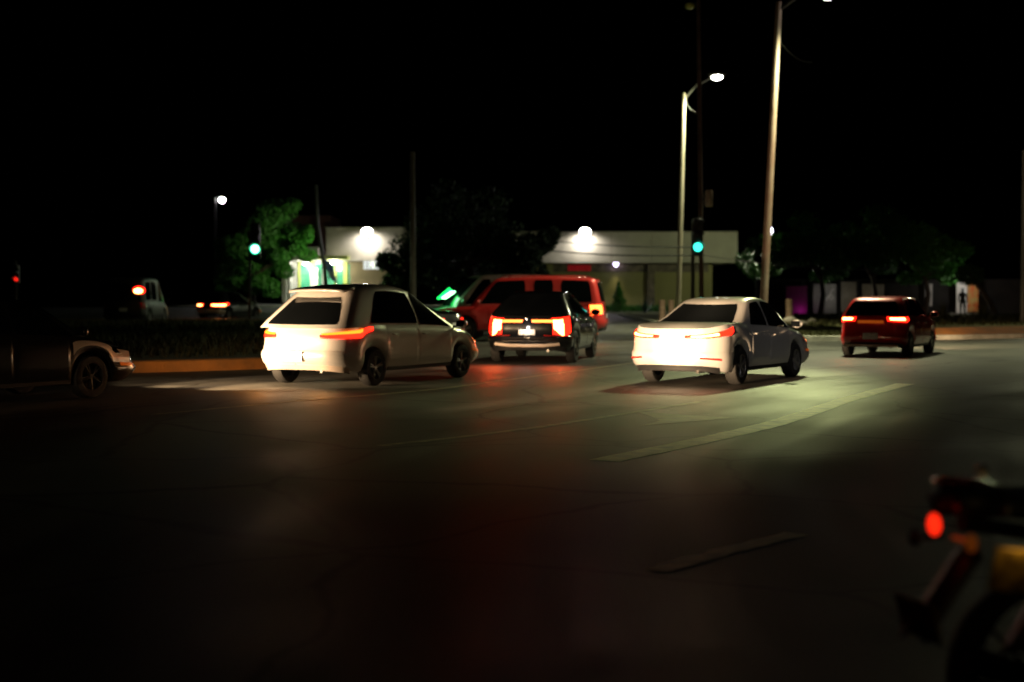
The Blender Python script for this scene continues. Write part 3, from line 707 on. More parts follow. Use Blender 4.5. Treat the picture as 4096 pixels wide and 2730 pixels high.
# ------------------------------------------------------------------ vegetation
def leaves(m, c, r, n, s=.2, fill=.35):
    """leaf faces through an ellipsoid clump"""
    for _ in range(n):
        a = random.uniform(0, 2 * pi); z = random.uniform(-1, 1); q = sqrt(1 - z * z); k = random.uniform(fill, 1) ** .6
        p = Vector((c[0] + r[0] * k * q * cos(a), c[1] + r[1] * k * q * sin(a), c[2] + r[2] * k * z))
        u = Vector((random.gauss(0, 1), random.gauss(0, 1), random.gauss(0, 1))).normalized(); w = u.orthogonal().normalized(); e = random.uniform(.5, 1.2) * s
        m.add([p - u * e, p + w * e * .45, p + u * e, p - w * e * .45], [(0, 1, 2, 3)])
def tree(name, base, clumps, trunk, label, group=None, ml='leaf', n=900, s=.2, cat='tree'):
    """clumps relative to the base (x, y, z, rx, rz); trunk: list of points and radii"""
    r = empty(name, base, label=label, cat=cat, group=group)
    t = MB(); t.tube([p for p, _ in trunk], [q for _, q in trunk], 9)
    top = Vector(trunk[-1][0])
    for c in clumps: t.tube([top - Vector((0, 0, .4)), (top + Vector(c[:3])) / 2 + Vector((0, 0, -.15)), Vector(c[:3])], [.09, .06, .02], 6)
    t.build('trunk', 'bark', r, smooth=True)
    m = MB()
    for c in clumps:
        for _ in range(5):
            d = Vector((random.gauss(0, .45), random.gauss(0, .45), random.gauss(0, .45)))
            leaves(m, (c[0] + d.x * c[3], c[1] + d.y * c[3], c[2] + d.z * c[4]), (c[3] * .62, c[3] * .62, c[4] * .55), n // 5, s)
    m.build('crown', ml, r)
    return r
def cl(d, px0, pts):
    """clumps given in picture terms at distance d -> metres relative to the trunk foot"""
    out = []; b = G(px0, 300); bx = (px0 - CX) / FPX * d
    for x, y, rx, rz in pts:
        q = P(x, y, d); out.append((q.x - bx, random.uniform(-.8, .8), q.z, rx, rz))
    return out
def at(px, d): return ((px - CX) / FPX * d, d, 0)
tree('leafy_tree', at(251, 101), cl(101, 251, [(235, 262, 1.7, 1.2), (262, 235, 1.8, 1.5), (285, 225, 1.5, 1.3), (298, 245, 1.2, 1.0), (278, 262, 1.3, 1.0), (240, 245, 1.5, 1.2), (262, 255, 1.6, 1.1), (255, 272, 1.5, 1.0), (230, 285, 1.2, .8), (278, 208, 1.2, .9), (306, 235, .7, .8), (262, 288, 1.2, .9)]),
     [((0, 0, 0), .3), ((.1, 0, 1.6), .24), ((.0, 0, 3.0), .18)], 'leafy green tree beside the green and white shop, its edge lit green', n=2600, s=.12)
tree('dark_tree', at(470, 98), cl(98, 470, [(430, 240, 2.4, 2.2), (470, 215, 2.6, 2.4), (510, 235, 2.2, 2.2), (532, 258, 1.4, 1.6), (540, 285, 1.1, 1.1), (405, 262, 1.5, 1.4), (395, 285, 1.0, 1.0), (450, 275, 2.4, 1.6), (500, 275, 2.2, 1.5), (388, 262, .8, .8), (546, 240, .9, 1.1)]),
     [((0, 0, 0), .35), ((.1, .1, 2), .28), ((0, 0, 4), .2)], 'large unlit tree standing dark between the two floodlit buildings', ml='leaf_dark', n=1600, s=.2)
tree('leafy_tree', at(763, 99), cl(99, 763, [(752, 266, .9, .9), (774, 241, .7, .8), (778, 262, .7, .9), (762, 280, .9, .7), (747, 255, .7, .9), (772, 250, .5, .6)]),
     [((0, 0, 0), .14), ((.05, 0, 1.2), .11), ((0, 0, 2.0), .08)], 'small bright green tree behind the tall leaning pole, lit by a white lamp', n=330, s=.17, ml='leaf_light')
for px, w, zt_, lab in ((820, 1.9, 235, 'dark spreading tree behind the magenta gate'), (872, 2.0, 228, 'dark tall tree above the pale wall panels'), (925, 1.6, 240, 'dark tree standing just above the red car roof at its far end')):
    tree('dark_tree', at(px, 92), cl(92, px, [(px - 22, zt_ + 14, w, 1.2), (px, zt_, w, 1.3), (px + 20, zt_ + 10, w, 1.2), (px - 8, zt_ + 26, w, .9), (px + 14, zt_ + 30, w * .8, .8)]),
         [((0, 0, 0), .2), ((.2, 0, 1.5), .16), ((0, 0, 2.9), .12)], lab, group='dark trees along the right pavement', ml='leaf', n=900, s=.2)
def leaning(px, d, pts, rads, label):
    r = empty('bare_tree', at(px, d), label=label, cat='tree')
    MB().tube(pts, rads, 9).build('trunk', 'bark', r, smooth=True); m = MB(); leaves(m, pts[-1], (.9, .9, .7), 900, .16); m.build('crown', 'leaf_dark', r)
leaning(996, 90, [(0, 0, 0), (-.35, 0, .9), (-1.0, 0, 1.8), (-1.7, 0, 2.7)], [.2, .17, .15, .1], 'leaning dark tree trunk in front of the bright poster')
# shrubs
def shrub(name, px, py, d, h, w, n, ml, label, s=.07, cone=False):
    r = empty(name, (*G(px, py)[:2], 0) if False else ((px - CX) / FPX * d, d, .12), label=label, cat='shrub')
    m = MB(); m.tube([(0, 0, 0), (0, 0, h * .5)], [.05, .03], 6); m.build('stem', 'bark', r); m = MB()
    for k in range(7):
        t = k / 6; ww = w * ((1 - t) * .9 + .15 if cone else .8 * sin(pi * (t * .8 + .15)))
        leaves(m, (random.uniform(-.1, .1) * w, 0, h * (.12 + .85 * t)), (ww, ww, h * .14), n // 7, s, .2)
    m.build('foliage', ml, r)
shrub('conifer_shrub', 619, 312, 108, 2.1, .75, 2400, 'leaf', 'cone shaped green shrub at the foot of the olive wall', .09, True)
def agave(px, d, h, label, n=34, m_='leaf_blue'):
    r = MB()
    for k in range(n):
        a = random.uniform(0, 2 * pi); e = random.uniform(.25, 1.45); L = h * random.uniform(.75, 1.1); w = .05
        dx, dy = cos(a), sin(a); pts = []
        for t in (0, .35, .7, 1):
            rr = L * t * cos(e); z = L * t * sin(e) - .10 * L * t * t; ww = w * (1 - t) + .004; pts.append(((dx * rr - dy * ww, dy * rr + dx * ww, z), (dx * rr + dy * ww, dy * rr - dx * ww, z)))
        for i in range(3): r.add([pts[i][0], pts[i][1], pts[i + 1][1], pts[i + 1][0]], [(0, 1, 2, 3)])
    o = r.build('agave_plant', m_, label=label, cat='plant'); o.location = ((px - CX) / FPX * d, d, .1)
agave(645, 106, 1.5, 'spiky blue green agave beside the cone shaped shrub')
agave(661, 105, 1.1, 'smaller spiky agave beside the first wooden post')
agave(596, 107, .9, 'low spiky plant by the rear lamp of the SUV')
agave(943, 84, 1.2, 'tufted spiky plant on the verge just right of the red car', 40, 'grass_blade')
agave(984, 83, 1.3, 'tufted spiky plant below the leaning tree trunk', 40, 'grass_blade')
# low hedge and grass
m = MB()
for _ in range(90):
    x = random.uniform(-17, -3.6); y = lerp(24.9, 29.6, (x + 13) / 9) + random.uniform(.5, 4.5) + 0.0
    if y < 30 + (x + 4): leaves(m, (x, y, .38), (.45, .45, .28), 130, .05, .1)
m.build('undergrowth', 'grass_blade', kind='stuff', label='low weedy undergrowth on the kerbed island', cat='undergrowth')
def grass(poly_fn, n, h, name, lab, m_='grass_blade', z=.13):
    m = MB()
    for _ in range(n):
        x, y = poly_fn(); a = random.uniform(0, pi); hh = h * random.uniform(.4, 1.3); w = .012 + .0004 * y
        lx, ly = random.gauss(0, .35) * hh, random.gauss(0, .35) * hh
        m.add([(x - cos(a) * w, y - sin(a) * w, z), (x + cos(a) * w, y + sin(a) * w, z), (x + lx, y + ly, z + hh)], [(0, 1, 2)])
    m.build(name, m_, kind='stuff', label=lab, cat='grass')
def isl():
    while True:
        x, y = random.uniform(-24, -3), random.uniform(21, 64)
        if y > lerp(20.9, 29.9, (x + 20) / 15.5) + .4 and x < -2.9 - (y - 33) * .22: return x, y
grass(isl, 26000, .22, 'grass', 'rough grass on the dark kerbed island', z=.2)
grass(lambda: (random.uniform(7.4, 13), random.uniform(46.6, 62)), 9000, .13, 'grass', 'short dry grass on the verge behind the sedan')
grass(lambda: (random.uniform(13, 40), random.uniform(62, 92)), 9000, .2, 'grass', 'dark grass on the verge below the right trees')
grass(lambda: (random.uniform(4.6, 13), 110.4 + random.uniform(0, 2.5)), 4000, .45, 'grass', 'low planting along the foot of the olive wall', 'leaf', .14)
# stones
for i, (px, py, s_) in enumerate(((790, 324, .34), (801, 327, .26), (812, 323, .22), (778, 330, .18))):
    g = G(px, py, .13); o = MB().blob((0, 0, s_ * .4), (s_, s_ * .8, s_ * .6), 12, 8, .12).build('boulder', 'stone', smooth=True, cat='rock', group='pale rocks on the verge',
        label=('largest pale rock on the verge, beside the leaning pole', 'mid-sized rock just behind the sedan bonnet', 'rounded rock furthest back on the verge', 'smallest rock, near the kerb beside the sedan roof')[i]); o.location = g
# posts
plab = ['wooden post nearest the spiky plant, first in the row', 'wooden post second in the row, beside the first one', 'wooden post between the two utility poles', 'wooden post against the dark gap right of the olive wall', 'thin wooden post beside the leaning pole', 'thick wooden post in front of the magenta gate']
for i, (px, yt, yb) in enumerate(((662, 300, 321), (671, 300, 321), (691, 301, 320), (736, 298, 321), (748, 300, 321), (789, 299, 323))):
    g = G(px, yb, .1); h = P(px, yt, g.y).z - .1; w = .17 if i in (0, 1, 5) else .12
    r = MB(); r.tube([(0, 0, 0), (.02, 0, h * .5), (.0, .02, h - .03), (0, .02, h)], [w, w * .95, w * .9, w * .6], 9)
    o = r.build('wooden_post', 'post_wood', smooth=True, label=plab[i], cat='post', group='wooden posts along the verge'); o.location = g

# ------------------------------------------------------------------ street lamps, poles, signals
LW = (.95, .95, .55); LP_ = (.89, .97, .42)
def street_lamp(base, top, head, label, power, aim, headmat='lamp_warm', polem='steel_pole', rb=.2, rt=.12, group=None, angle=165, pool=None, pool_c=None):
    r = empty('street_lamp', base, label=label, cat='street lamp', group=group)
    b = Vector(base); T = Vector(top) - b; Hd = Vector(head) - b
    MB().tube([(0, 0, 0), T * .33, T * .66, T], [rb, lerp(rb, rt, .33), lerp(rb, rt, .66), rt], 16).build('pole', polem, r, smooth=True)
    MB().lathe([(rb + .14, 0), (rb + .14, .05), (rb + .02, .07)], n=16).build('base_plate', polem, r)
    MB().tube([T - Vector((0, 0, .25)), T + (Hd - T) * .35 + Vector((0, 0, .05)), Hd + Vector((0, 0, .1))], [.06, .05, .045], 8).build('arm', 'dark_pole', r, smooth=True)
    hd = MB().blob(Hd + Vector((0, 0, .12)), (.42, .2, .12), 14, 8).build('lamp_head', 'dark_pole', r, smooth=True)
    MB().blob(Hd + Vector((0, 0, .0)), (.24, .2, .13), 16, 10).build('lamp', headmat, hd, smooth=True)
    if pool: lamp('street_light', 'SPOT', Hd + Vector((0, 0, -.22)), pool[0], pool_c or LP_, r, target=Vector(pool[1]) - b, size=.45, angle=pool[2], blend=1)
    lamp('street_light', 'SPOT', Hd + Vector((0, 0, -.22)), power, LW, r, target=Vector(aim) - b, size=.4, angle=angle, blend=1)
    return r
t3 = P(779, 2, 44)
street_lamp((P(762, 300, 44).x, 44, .12), t3, P(828, -5, 43.2), 'tall pale leaning lamp pole rising out of the picture, nearest of the poles', 12000, (7, 41, 0), angle=112, polem='steel_rust', rb=.125, rt=.10, pool=(11500, (2.3, 24, 0), 23.5))
t1 = P(684, 93, 62)
street_lamp((P(678, 300, 62).x, 62, .12), t1, P(717, 77, 61.4), 'shorter pale lamp pole with its round lamp burning white in view', 12000, (5, 63, 0), angle=122, rb=.12, rt=.09)
# pole at the right frame edge
street_lamp((P(1025, 300, 30).x, 60, 0.1) if False else (P(1022.5, 300, 66).x, 66, .1), P(1024, 150, 66), P(1052, 140, 65), 'slim lamp pole cut by the picture edge above the far motorcycle', 900, (24, 55, 0), polem='dark_pole', rb=.10, rt=.08, headmat='lamp_off')
street_lamp((17, 6, 0), (16.4, 7, 9.6), (14.2, 9, 9.6), 'street lamp on the near pavement, beyond the picture edge', 10, (3, 27, 0), rb=.12, rt=.09, pool=(1500, (4.0, 28.5, .8), 24), pool_c=(1, .92, .86))
# wooden utility pole with transformer
up = empty('utility_pole', (P(702, 300, 58).x, 58, .12), label='thin brown utility pole with a grey transformer drum', cat='utility pole')
T = P(698, -40, 58) - up.location
MB().tube([(0, 0, 0), T * .5, T], [.10, .085, .07], 12).build('pole', 'wood_pole', up, smooth=True)
q = P(709, 199, 58) - up.location
MB().lathe([(.001, .36), (.12, .36), (.15, .30), (.15, -.26), (.13, -.30), (.001, -.30)], q, n=16).build('transformer', 'transformer', up, smooth=True)
MB().box(q + Vector((-.2, 0, .1)), (.2, .06, .06)).build('bracket', 'dark_pole', up)
q = P(690, 6, 58) - up.location
hd = MB().blob(q, (.2, .16, .14), 12, 8).build('lamp_head', 'lime_frame', up, smooth=True)
MB().tube([q, (P(699, 2, 58) - up.location)], .03, 6).build('arm', 'dark_pole', up)
# thin dark pole in the centre and the one by the shop
for px, yt, d, w, lab, nm in ((413, 152, 80, .15, 'slim dark green pole standing alone above the hidden saloon', 'utility_pole'),):
    r = MB(); z = P(px, yt, d).z; r.tube([(0, 0, 0), (0, 0, z)], [w * 1.2, w * .8], 12); o = r.build(nm, 'steel_pole', smooth=True, label=lab, cat='utility pole'); o.location = at(px, d)
bn = empty('banner_pole', (at(328, 109)[0], 109, .62), label='black leaning pole with a blue and white flag in front of the shop', cat='banner pole')
MB().tube([(0, 0, 0), (-.25, 0, 2.8), (-.75, 0, 6.2), (-.85, 0, 9.2)], [.2, .17, .13, .09], 10).build('pole', 'dark_pole', bn, smooth=True)
MB().grid(lambda u, v: (lerp(-.30, .35, u) + .35 * (1 - v), .25 + .06 * sin(u * 6), lerp(2.1, 3.6, v) - .5 * u), 8, 8).build('flag', 'flag_blue', bn, smooth=True, solid=.01)
ft = empty('feather_sign', at(321, 94), label='small green glowing pennant sign in front of the shop door', cat='sign')
MB().tube([(0, 0, 0), (0, 0, 1.1)], .03, 6).build('pole', 'dark_pole', ft)
MB().add([(-.22, 0, 2.15), (.15, 0, 1.75), (.15, 0, 1.35), (0, 0, 1.05)], [(0, 3, 2, 1)]).build('pennant', 'green_glow', ft, solid=.03)
# signals
def signal(name, base, hp, label, lit, lens_m, rim_m=None, r_=.34, pole_h=None, pole=True):
    r = empty(name, base, label=label, cat='traffic light'); b = Vector(base); q = Vector(hp) - b
    if pole: MB().tube([(0, 0, 0), (0, 0, q.z + .2 + .9)], [.09, .07], 10).build('pole', 'dark_pole', r, smooth=True)
    h = MB().box(q + Vector((0, .16, r_ * 1.4)), (r_ * 1.5, .2, r_ * 5.4)).build('signal_head', 'trim', r, bevel=.03)
    for k in range(3):
        c = q + Vector((0, .02, r_ * 1.75 * k)); on = (k == lit); mt = lens_m if on else 'trim'; rr = r_ * (.62 if on and rim_m else .62)
        MB().lathe([(.001, -.07), (rr * .7, -.05), (rr, .0), (rr, .05)], c, 'Y', 22).build('signal_lens', mt, h, smooth=True)
        if on and rim_m: MB().lathe([(rr, -.02), (rr * 1.28, -.015), (rr * 1.3, .05), (rr, .05), (rr, -.02)], c, 'Y', 22).build('lens_rim', rim_m, h, smooth=True)
        MB().grid(lambda u, v: (c.x + r_ * .8 * cos(pi * u), c.y - .30 * v, c.z + r_ * .8 * sin(pi * u)), 10, 2).build('visor', 'trim', h, solid=.01)
    return r
signal('traffic_light', at(250, 82), P(255, 249, 81.5), 'traffic light showing green in front of the leafy tree by the shop', 0, 'green_signal', 'green_rim', .36)
signal('traffic_light', (P(694, 300, 57).x, 57.4, .12), P(698, 247, 57), 'traffic light showing teal green, hung beside the brown utility pole', 0, 'teal_signal', None, .28)
signal('traffic_light', at(16, 84), P(16, 279, 83.8), 'small red signal far off at the left edge of the picture', 0, 'red_signal', None, .2)
# distant white lamp
r = empty('street_lamp', at(216, 130), label='far white lamp high above the leafy tree on a thin pole', cat='street lamp')
q = P(222, 200, 130) - r.location
MB().tube([(0, 0, 0), (0, 0, q.z + .2), (.5, 0, q.z + .3)], [.12, .08, .05], 10).build('pole', 'trim', r, smooth=True)
MB().blob(q, (.26, .2, .22), 14, 8).build('lamp', 'lamp_white', r, smooth=True)
lw = empty('street_lamp', at(768, 104), label='white lamp glowing at the top of the small green tree', cat='street lamp')
q = P(770, 231, 103) - lw.location
MB().tube([(0, 0, 0), (0, 0, q.z)], [.1, .06], 8).build('pole', 'dark_pole', lw); MB().blob(q, (.2, .2, .3), 12, 8).build('lamp', 'lamp_violet', lw, smooth=True)
lamp('lamp_light', 'POINT', q + Vector((-.1, -1.2, -.5)), 1100, (.9, 1, .6), lw, size=.2)
# cables
def cable(a, b, sag, label, r_=.02):
    a = Vector(a); b = Vector(b); pts = [a.lerp(b, t / 16) - Vector((0, 0, sag * 4 * (t / 16) * (1 - t / 16))) for t in range(17)]
    MB().tube(pts, r_, 5).build('cable', 'cable', label=label, cat='cable', group='overhead cables')
cable(P(500, 243, 100), P(702, 255, 58), .3, 'lower overhead cable crossing the floodlit parapet to the brown pole', .035)
cable(P(500, 232, 100), P(702, 247, 58), .3, 'upper overhead cable crossing the floodlit parapet to the brown pole', .03)
cable(P(702, 255, 58), P(900, 268, 90), .3, 'overhead cable running from the brown pole over the dark trees', .02)
cable(P(684, 97, 62), P(700, 113, 58), .25, 'short looping cable from the lamp pole top to the brown pole', .015)
cable(P(779, 40, 44), P(812, 62, 46), .2, 'loose cable tail near the top of the leaning pole', .012)

# ------------------------------------------------------------------ buildings
DB = 114
def bx(px, d=DB): return (px - CX) / FPX * d
def bz(py, d=DB): return P(512, py, d).z
# olive building
ob = empty('olive_building', (bx(640), DB, 0), label='long low building, pale floodlit parapet over an olive wall', cat='building')
def lb(m, x0, x1, z0, z1, y0, y1, o): return m.box(((x0 + x1) / 2 - o.location.x, (y0 + y1) / 2 - o.location.y, (z0 + z1) / 2), (abs(x1 - x0), abs(y1 - y0), z1 - z0))
lb(MB(), bx(520), bx(712), .1, bz(263), DB, DB + 12, ob).build('wall', 'olive_wall', ob)
lb(MB(), bx(512), bx(735), bz(263), bz(233), DB - 1.1, DB + 12.5, ob).build('parapet', 'parapet', ob)
lb(MB(), bx(512), bx(735), bz(233), bz(232), DB - 1.16, DB + 12.6, ob).build('coping', 'concrete_panel', ob)
lb(MB(), bx(552), bx(708), bz(272), bz(263.6), DB - .06, DB - .002, ob).build('frieze', 'frieze', ob)
lb(MB(), bx(647), bx(654), .1, bz(263.3), DB - .5, DB - .004, ob).build('pilaster', 'frieze', ob)  # dark colour stands in for a shadow strip on the wall
lb(MB(), bx(548), bx(553), .1, bz(263.3), DB - .3, DB - .004, ob).build('pilaster', 'olive_wall', ob)
m = MB()
for k in range(9): lb(m, bx(568 + k * 2.6), bx(569.6 + k * 2.6), bz(271), bz(265), DB - .12, DB - .07, ob)
m.build('sign_strip', 'red_letters', ob)
m = MB()
for px in (610, 650, 690): lb(m, bx(px), bx(px + .35), bz(262), bz(234), DB - 1.108, DB - 1.09, ob)
m.build('panel_joint', 'frieze', ob)
def flood(loc, label, power, tgt, color=(1, .95, .93), s=1.0):
    r = empty('floodlight', loc, label=label, cat='floodlight')
    MB().tube([(0, .9, -.5), (0, .5, -.3), (0, .12, .0)], .035, 8).build('bracket', 'dark_pole', r)
    h = MB().box((0, .06, .05), (.86 * s, .22, .66 * s)).build('housing', 'dark_pole', r, bevel=.03)
    MB().blob((0, -.08, .05), (.42 * s, .12, .34 * s), 14, 8).build('lens', 'lamp_white', h, smooth=True)
    lamp('flood_beam', 'SPOT', (0, .22, -.42), power, color, r, target=(0, .9, -1.1), size=.16, angle=170, blend=.5)
    return r
flood(P(585, 233, DB - 2.0), 'floodlight burning on top of the olive building parapet', 420, None)
flood(P(367, 233, DB - 2.0), 'floodlight burning on the parapet of the green fronted shop', 420, None)
# small wall lamp
wl = empty('wall_lamp', P(616, 263, DB - .5), label='small violet white wall lamp over the olive wall', cat='wall lamp')
MB().box((0, .2, .15), (.12, .5, .08)).build('bracket', 'dark_pole', wl); MB().blob((0, 0, 0), (.2, .14, .3), 12, 8).build('lamp', 'lamp_violet', wl, smooth=True)
lamp('wall_lamp_light', 'SPOT', (0, 0, -.35), 60, (1, .9, .45), wl, target=(0, .15, -3), size=.1, angle=70, blend=.9)
# shop building
sb = empty('shop_building', (bx(340), DB, .6), label='shop with green glass front under a pale floodlit parapet, glass block window at its side', cat='shop')
def sl(m, x0, x1, y0, y1, py0, py1): return m.box(((bx(x0) + bx(x1)) / 2 - sb.location.x, (y0 + y1) / 2 - sb.location.y, (bz(py0) + bz(py1)) / 2 - .6), (abs(bx(x1) - bx(x0)), abs(y1 - y0), abs(bz(py1) - bz(py0))))
sl(MB(), 350, 402, DB, DB + 10, 303, 262).build('wall', 'brown_wall', sb)
sl(MB(), 328, 404, DB - .9, DB + 10.4, 261, 228.5).build('parapet', 'parapet', sb)
sl(MB(), 327, 405, DB - .96, DB + 10.5, 228.5, 227.6).build('coping', 'concrete_panel', sb)
sl(MB(), 282, 327.6, DB + 2, DB + 9, 262, 214).build('upper_wall', 'maroon_wall', sb)
sl(MB(), 284, 350, DB + .6, DB + 1, 303, 261).build('shopfront', 'white_wall', sb)
sl(MB(), 298, 322, DB - 2.4, DB + .5, 261, 248).build('fascia', 'white_wall', sb)
sl(MB(), 322, 351, DB - 2.2, DB + .5, 260, 256.5).build('canopy', 'lime_frame', sb)
for px in (286, 291): sl(MB(), px, px + 3.6, DB - 1.9, DB - 1.5, 303, 262).build('column', 'white_wall', sb, bevel=.03)
for px, w in ((298, 2), (310, 3.5), (334, 2), (343, 4)): sl(MB(), px, px + w, DB + .3, DB + .58, 303, 261.5).build('mullion', 'lime_frame', sb)
for a, b in ((300, 309.6), (314, 321), (324, 333.6), (336.4, 342.6), (347.4, 349.8)):
    w = sl(MB(), a, b, DB + .45, DB + .57, 302, 264).build('shop_window', 'green_glass', sb); m = MB()
    for k in (1, 2): sl(m, a, b, DB + .40, DB + .448, 302 - 13 * k, 301.2 - 13 * k)
    m.build('transom', 'teal_frame', w)
sl(MB(), 311, 318, DB - .1, DB + .25, 292, 268).build('notice_board', 'white_wall', sb)
gb = MB()
for i in range(7):
    for j in range(4):
        gb.box((bx(365.5 + i * 3.9) - sb.location.x, -.07, bz(268 - j * 2.9) - .6), (.27, .1, .2))
gbl = mat('glass_block', (.7, .72, .75), .25, coat=.5, emit=(.85, .9, 1), es=.55)
gb.build('glass_block_window', 'glass_block', sb, bevel=.03)
for px, py, pw in ((306, 264, 150), (334, 263, 110)):
    c = P(px, py, DB - 1.2) - Vector(sb.location); MB().blob(c, (.22, .1, .07), 10, 6).build('ceiling_lamp', 'lamp_white', sb, smooth=True)
    lamp('canopy_and_fill_light', 'POINT', c + Vector((0, 0, -.35)), pw * 2, (.93, 1, .8), sb, size=.15)
lamp('canopy_and_fill_light', 'POINT', P(330, 256, 98.5) - Vector(sb.location), 420, (.75, 1, .45), sb, size=.2)  # added light without a fitting, out front, to green the tree's edge
# people in front of shop
def person(loc, rz, label, top='dark_cloth', s=1.0, mat2='dark_cloth'):
    r = empty('person', loc, rz, label=label, cat='person'); r.scale = (s, s, s)
    J = {'pel': ((0, 0, .95), .14), 'wst': ((0, 0, 1.10), .125), 'che': ((0, 0, 1.32), .155), 'nek': ((0, 0, 1.47), .06), 'hed': ((.01, 0, 1.60), .085), 'top': ((.01, 0, 1.68), .075)}
    E = [('pel', 'wst'), ('wst', 'che'), ('che', 'nek'), ('nek', 'hed'), ('hed', 'top')]
    for sd, k in ((1, 'l'), (-1, 'r')):
        J['sh' + k] = ((0, sd * .19, 1.40), .062); J['el' + k] = ((-.04, sd * .25, 1.13), .045); J['wr' + k] = ((.08, sd * .24, .90), .033); J['hn' + k] = ((.11, sd * .235, .82), .035)
        J['hp' + k] = ((0, sd * .10, .88), .10); J['kn' + k] = ((.04 * sd, sd * .11, .50), .065); J['an' + k] = ((-.04 * sd, sd * .11, .10), .045); J['ft' + k] = ((.14 - .04 * sd, sd * .12, .04), .04)
        E += [('che', 'sh' + k), ('sh' + k, 'el' + k), ('el' + k, 'wr' + k), ('wr' + k, 'hn' + k), ('pel', 'hp' + k), ('hp' + k, 'kn' + k), ('kn' + k, 'an' + k), ('an' + k, 'ft' + k)]
    ks = list(J); me = bpy.data.meshes.new('body'); me.from_pydata([J[k][0] for k in ks], [(ks.index(a), ks.index(b)) for a, b in E], [])
    o = bpy.data.objects.new('body', me); col.objects.link(o); o.parent = r; me.materials.append(MATS[top])
    sk = o.modifiers.new('skin', 'SKIN'); ss = o.modifiers.new('sub', 'SUBSURF'); ss.levels = 1; ss.render_levels = 2
    for k, v in zip(ks, me.skin_vertices[0].data): v.radius = (J[k][1], J[k][1])
    me.skin_vertices[0].data[0].use_root = True
    MB().blob((-.01, 0, 1.66), (.105, .09, .10), 12, 8).build('hair', 'hair', r, smooth=True)
    return r
pv = P(962.5, 317, 91); person((pv.x, 91, .13), -1.9, 'person in dark clothes standing in front of the white booth', s=1.0)

# ------------------------------------------------------------------ right side wall and panels
DW = 94
rw = empty('boundary_wall', (bx(900, DW), DW, .1), label='long unlit boundary wall behind the right verge', cat='wall')
MB().box((2, .2, 1.15), (bx(1120, DW) - bx(772, DW), .25, 2.3)).build('wall', 'dark_wall', rw); MB().box((2, .2, 2.34), (bx(1120, DW) - bx(772, DW), .34, .08)).build('coping', 'dark_wall', rw)
def panel(px0, px1, y0, y1, m_, name, label, cat, d=DW - .25, th=.08, trim='trim'):
    a = P(px0, y0, d); b = P(px1, y1, d); z1 = max(a.z, b.z); z0 = max(.13, min(a.z, b.z)); r = empty(name, ((a.x + b.x) / 2, d, z0), label=label, cat=cat)
    w = b.x - a.x; h = z1 - z0
    MB().box((0, 0, h / 2), (w, th, h)).build('panel', m_, r, bevel=.01)
    m = MB(); m.box((0, -.01, h + .025), (w + .1, th + .04, .05)); m.box((-w / 2 - .025, -.01, h / 2), (.05, th + .04, h)); m.box((w / 2 + .025, -.01, h / 2), (.05, th + .04, h)); m.build('frame', trim, r)
    return r
panel(786, 807, 286, 318, 'magenta', 'gate', 'dark magenta gate in the unlit wall behind the verge', 'gate')
gpn = panel(813, 836, 284, 315, 'grey_panel', 'mural_panel', 'grey mural board with a pale bird-like scrawl, right of the magenta gate', 'mural')
gate_o = [o for o in bpy.data.objects if o.name.startswith('gate') and o.type == 'EMPTY'][0]
lamp('gate_fill', 'POINT', (.3, -.5, .25), 4, (.9, .1, .8), gate_o, size=.05)  # added purple light without a fitting, brightens the foot of the gate
lamp('mural_fill', 'POINT', (.3, -1.2, 1.2), 10, (1, .95, .85), gpn, size=.1)  # added light, no lamp here, lifts the mural board
lamp('wall_fill', 'POINT', (2.6, -1.6, 1.2), 7, (1, .9, .7), gpn, size=.1)  # second added light, brightens the panels further right
m = MB(); pts = [(.10, .95), (.25, 1.25), (.45, 1.35), (.55, 1.15), (.42, 1.0), (.30, 1.1), (.40, 1.55), (.62, 1.7)]
m.tube([(p[0], -.055, p[1]) for p in pts], .03, 6); m.build('scrawl', 'white_wall', gpn)
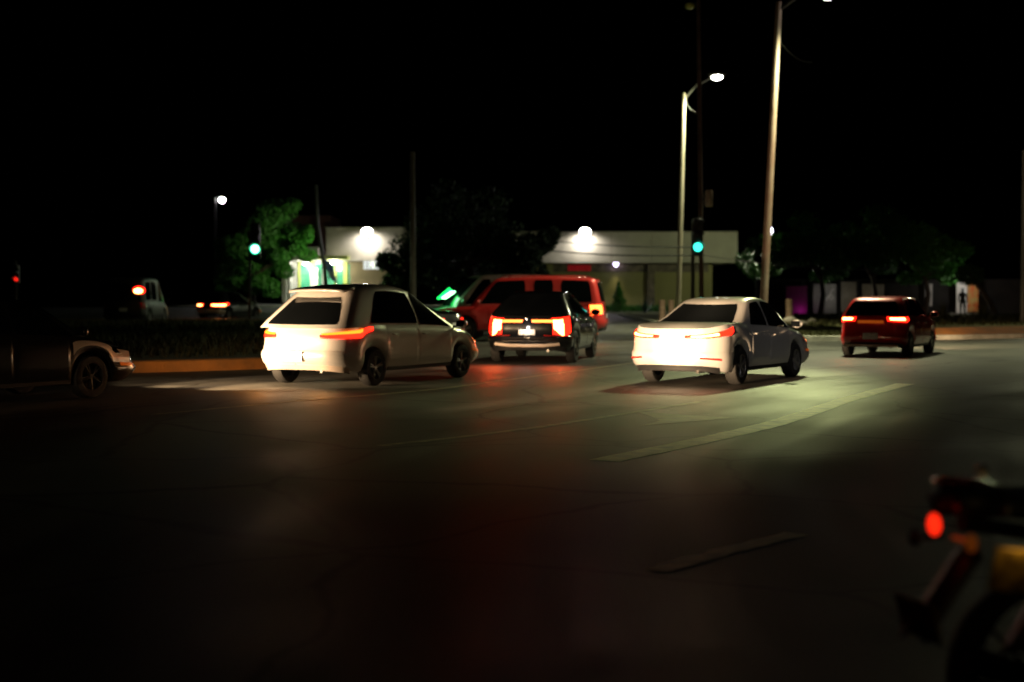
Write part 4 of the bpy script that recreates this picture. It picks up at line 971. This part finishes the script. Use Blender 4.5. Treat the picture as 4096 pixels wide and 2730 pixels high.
panel(841, 856, 282, 312, 'concrete_panel', 'wall_panel', 'narrow cream panel behind the left tail lamp of the red car', 'panel')
panel(862, 884, 284, 308, 'concrete_panel', 'wall_panel', 'wide faint cream panel above the red car roof', 'panel')
panel(925, 932, 284, 306, 'white_wall', 'wall_panel', 'small pale panel just right of the red car', 'panel')
bt = empty('booth', (P(967, 300, DW - 1).x, DW - 1.2, .13), label='white pointed booth with a coloured poster, lit behind the standing person', cat='booth')
MB().add([(-.75, 0, 0), (-.05, 0, 0), (-.05, 0, 2.05), (-.32, 0, 2.5), (-.75, 0, 2.1)], [(0, 1, 2, 3, 4)]).build('side_panel', 'white_wall', bt, solid=.08)
MB().box((.32, .02, 1.15), (.68, .06, 1.9)).build('poster', mat('poster', (.65, .12, .03), .5, noise=(2.6, (.45, .38, .12))), bt)
MB().add([(-.8, -.12, 2.10), (-.32, -.12, 2.55), (.72, -.12, 2.2), (.72, .9, 2.2), (-.32, .9, 2.55), (-.8, .9, 2.10)], [(0, 1, 4, 5), (1, 2, 3, 4)]).build('roof', 'dark_wall', bt, solid=.05)
MB().box((-.1, .35, .06), (2.4, .9, .12)).build('floor', 'concrete_panel', bt)
lamp('booth_fill', 'POINT', (-.6, -1.8, 1.8), 60, (1, .97, .9), bt, size=.15)  # fill light added in front of the booth, no fitting

# ------------------------------------------------------------------ world and render settings
w = bpy.data.worlds.new('World'); scn.world = w; w.use_nodes = True
nt = w.node_tree; bg = nt.nodes['Background']; sky = nt.nodes.new('ShaderNodeTexSky'); sky.sky_type = 'NISHITA'; sky.sun_disc = False
sky.sun_elevation = radians(-8); sky.sun_rotation = radians(200); nt.links.new(sky.outputs['Color'], bg.inputs['Color']); bg.inputs['Strength'].default_value = .02
vs = scn.view_settings; vs.view_transform = 'Standard'; vs.look = 'None'; vs.exposure = 0; vs.gamma = 1
scn.cycles.use_denoising = True; scn.cycles.sample_clamp_indirect = 4; scn.cycles.max_bounces = 5
scn.cycles.diffuse_bounces = 2; scn.cycles.glossy_bounces = 3; scn.cycles.use_light_tree = True
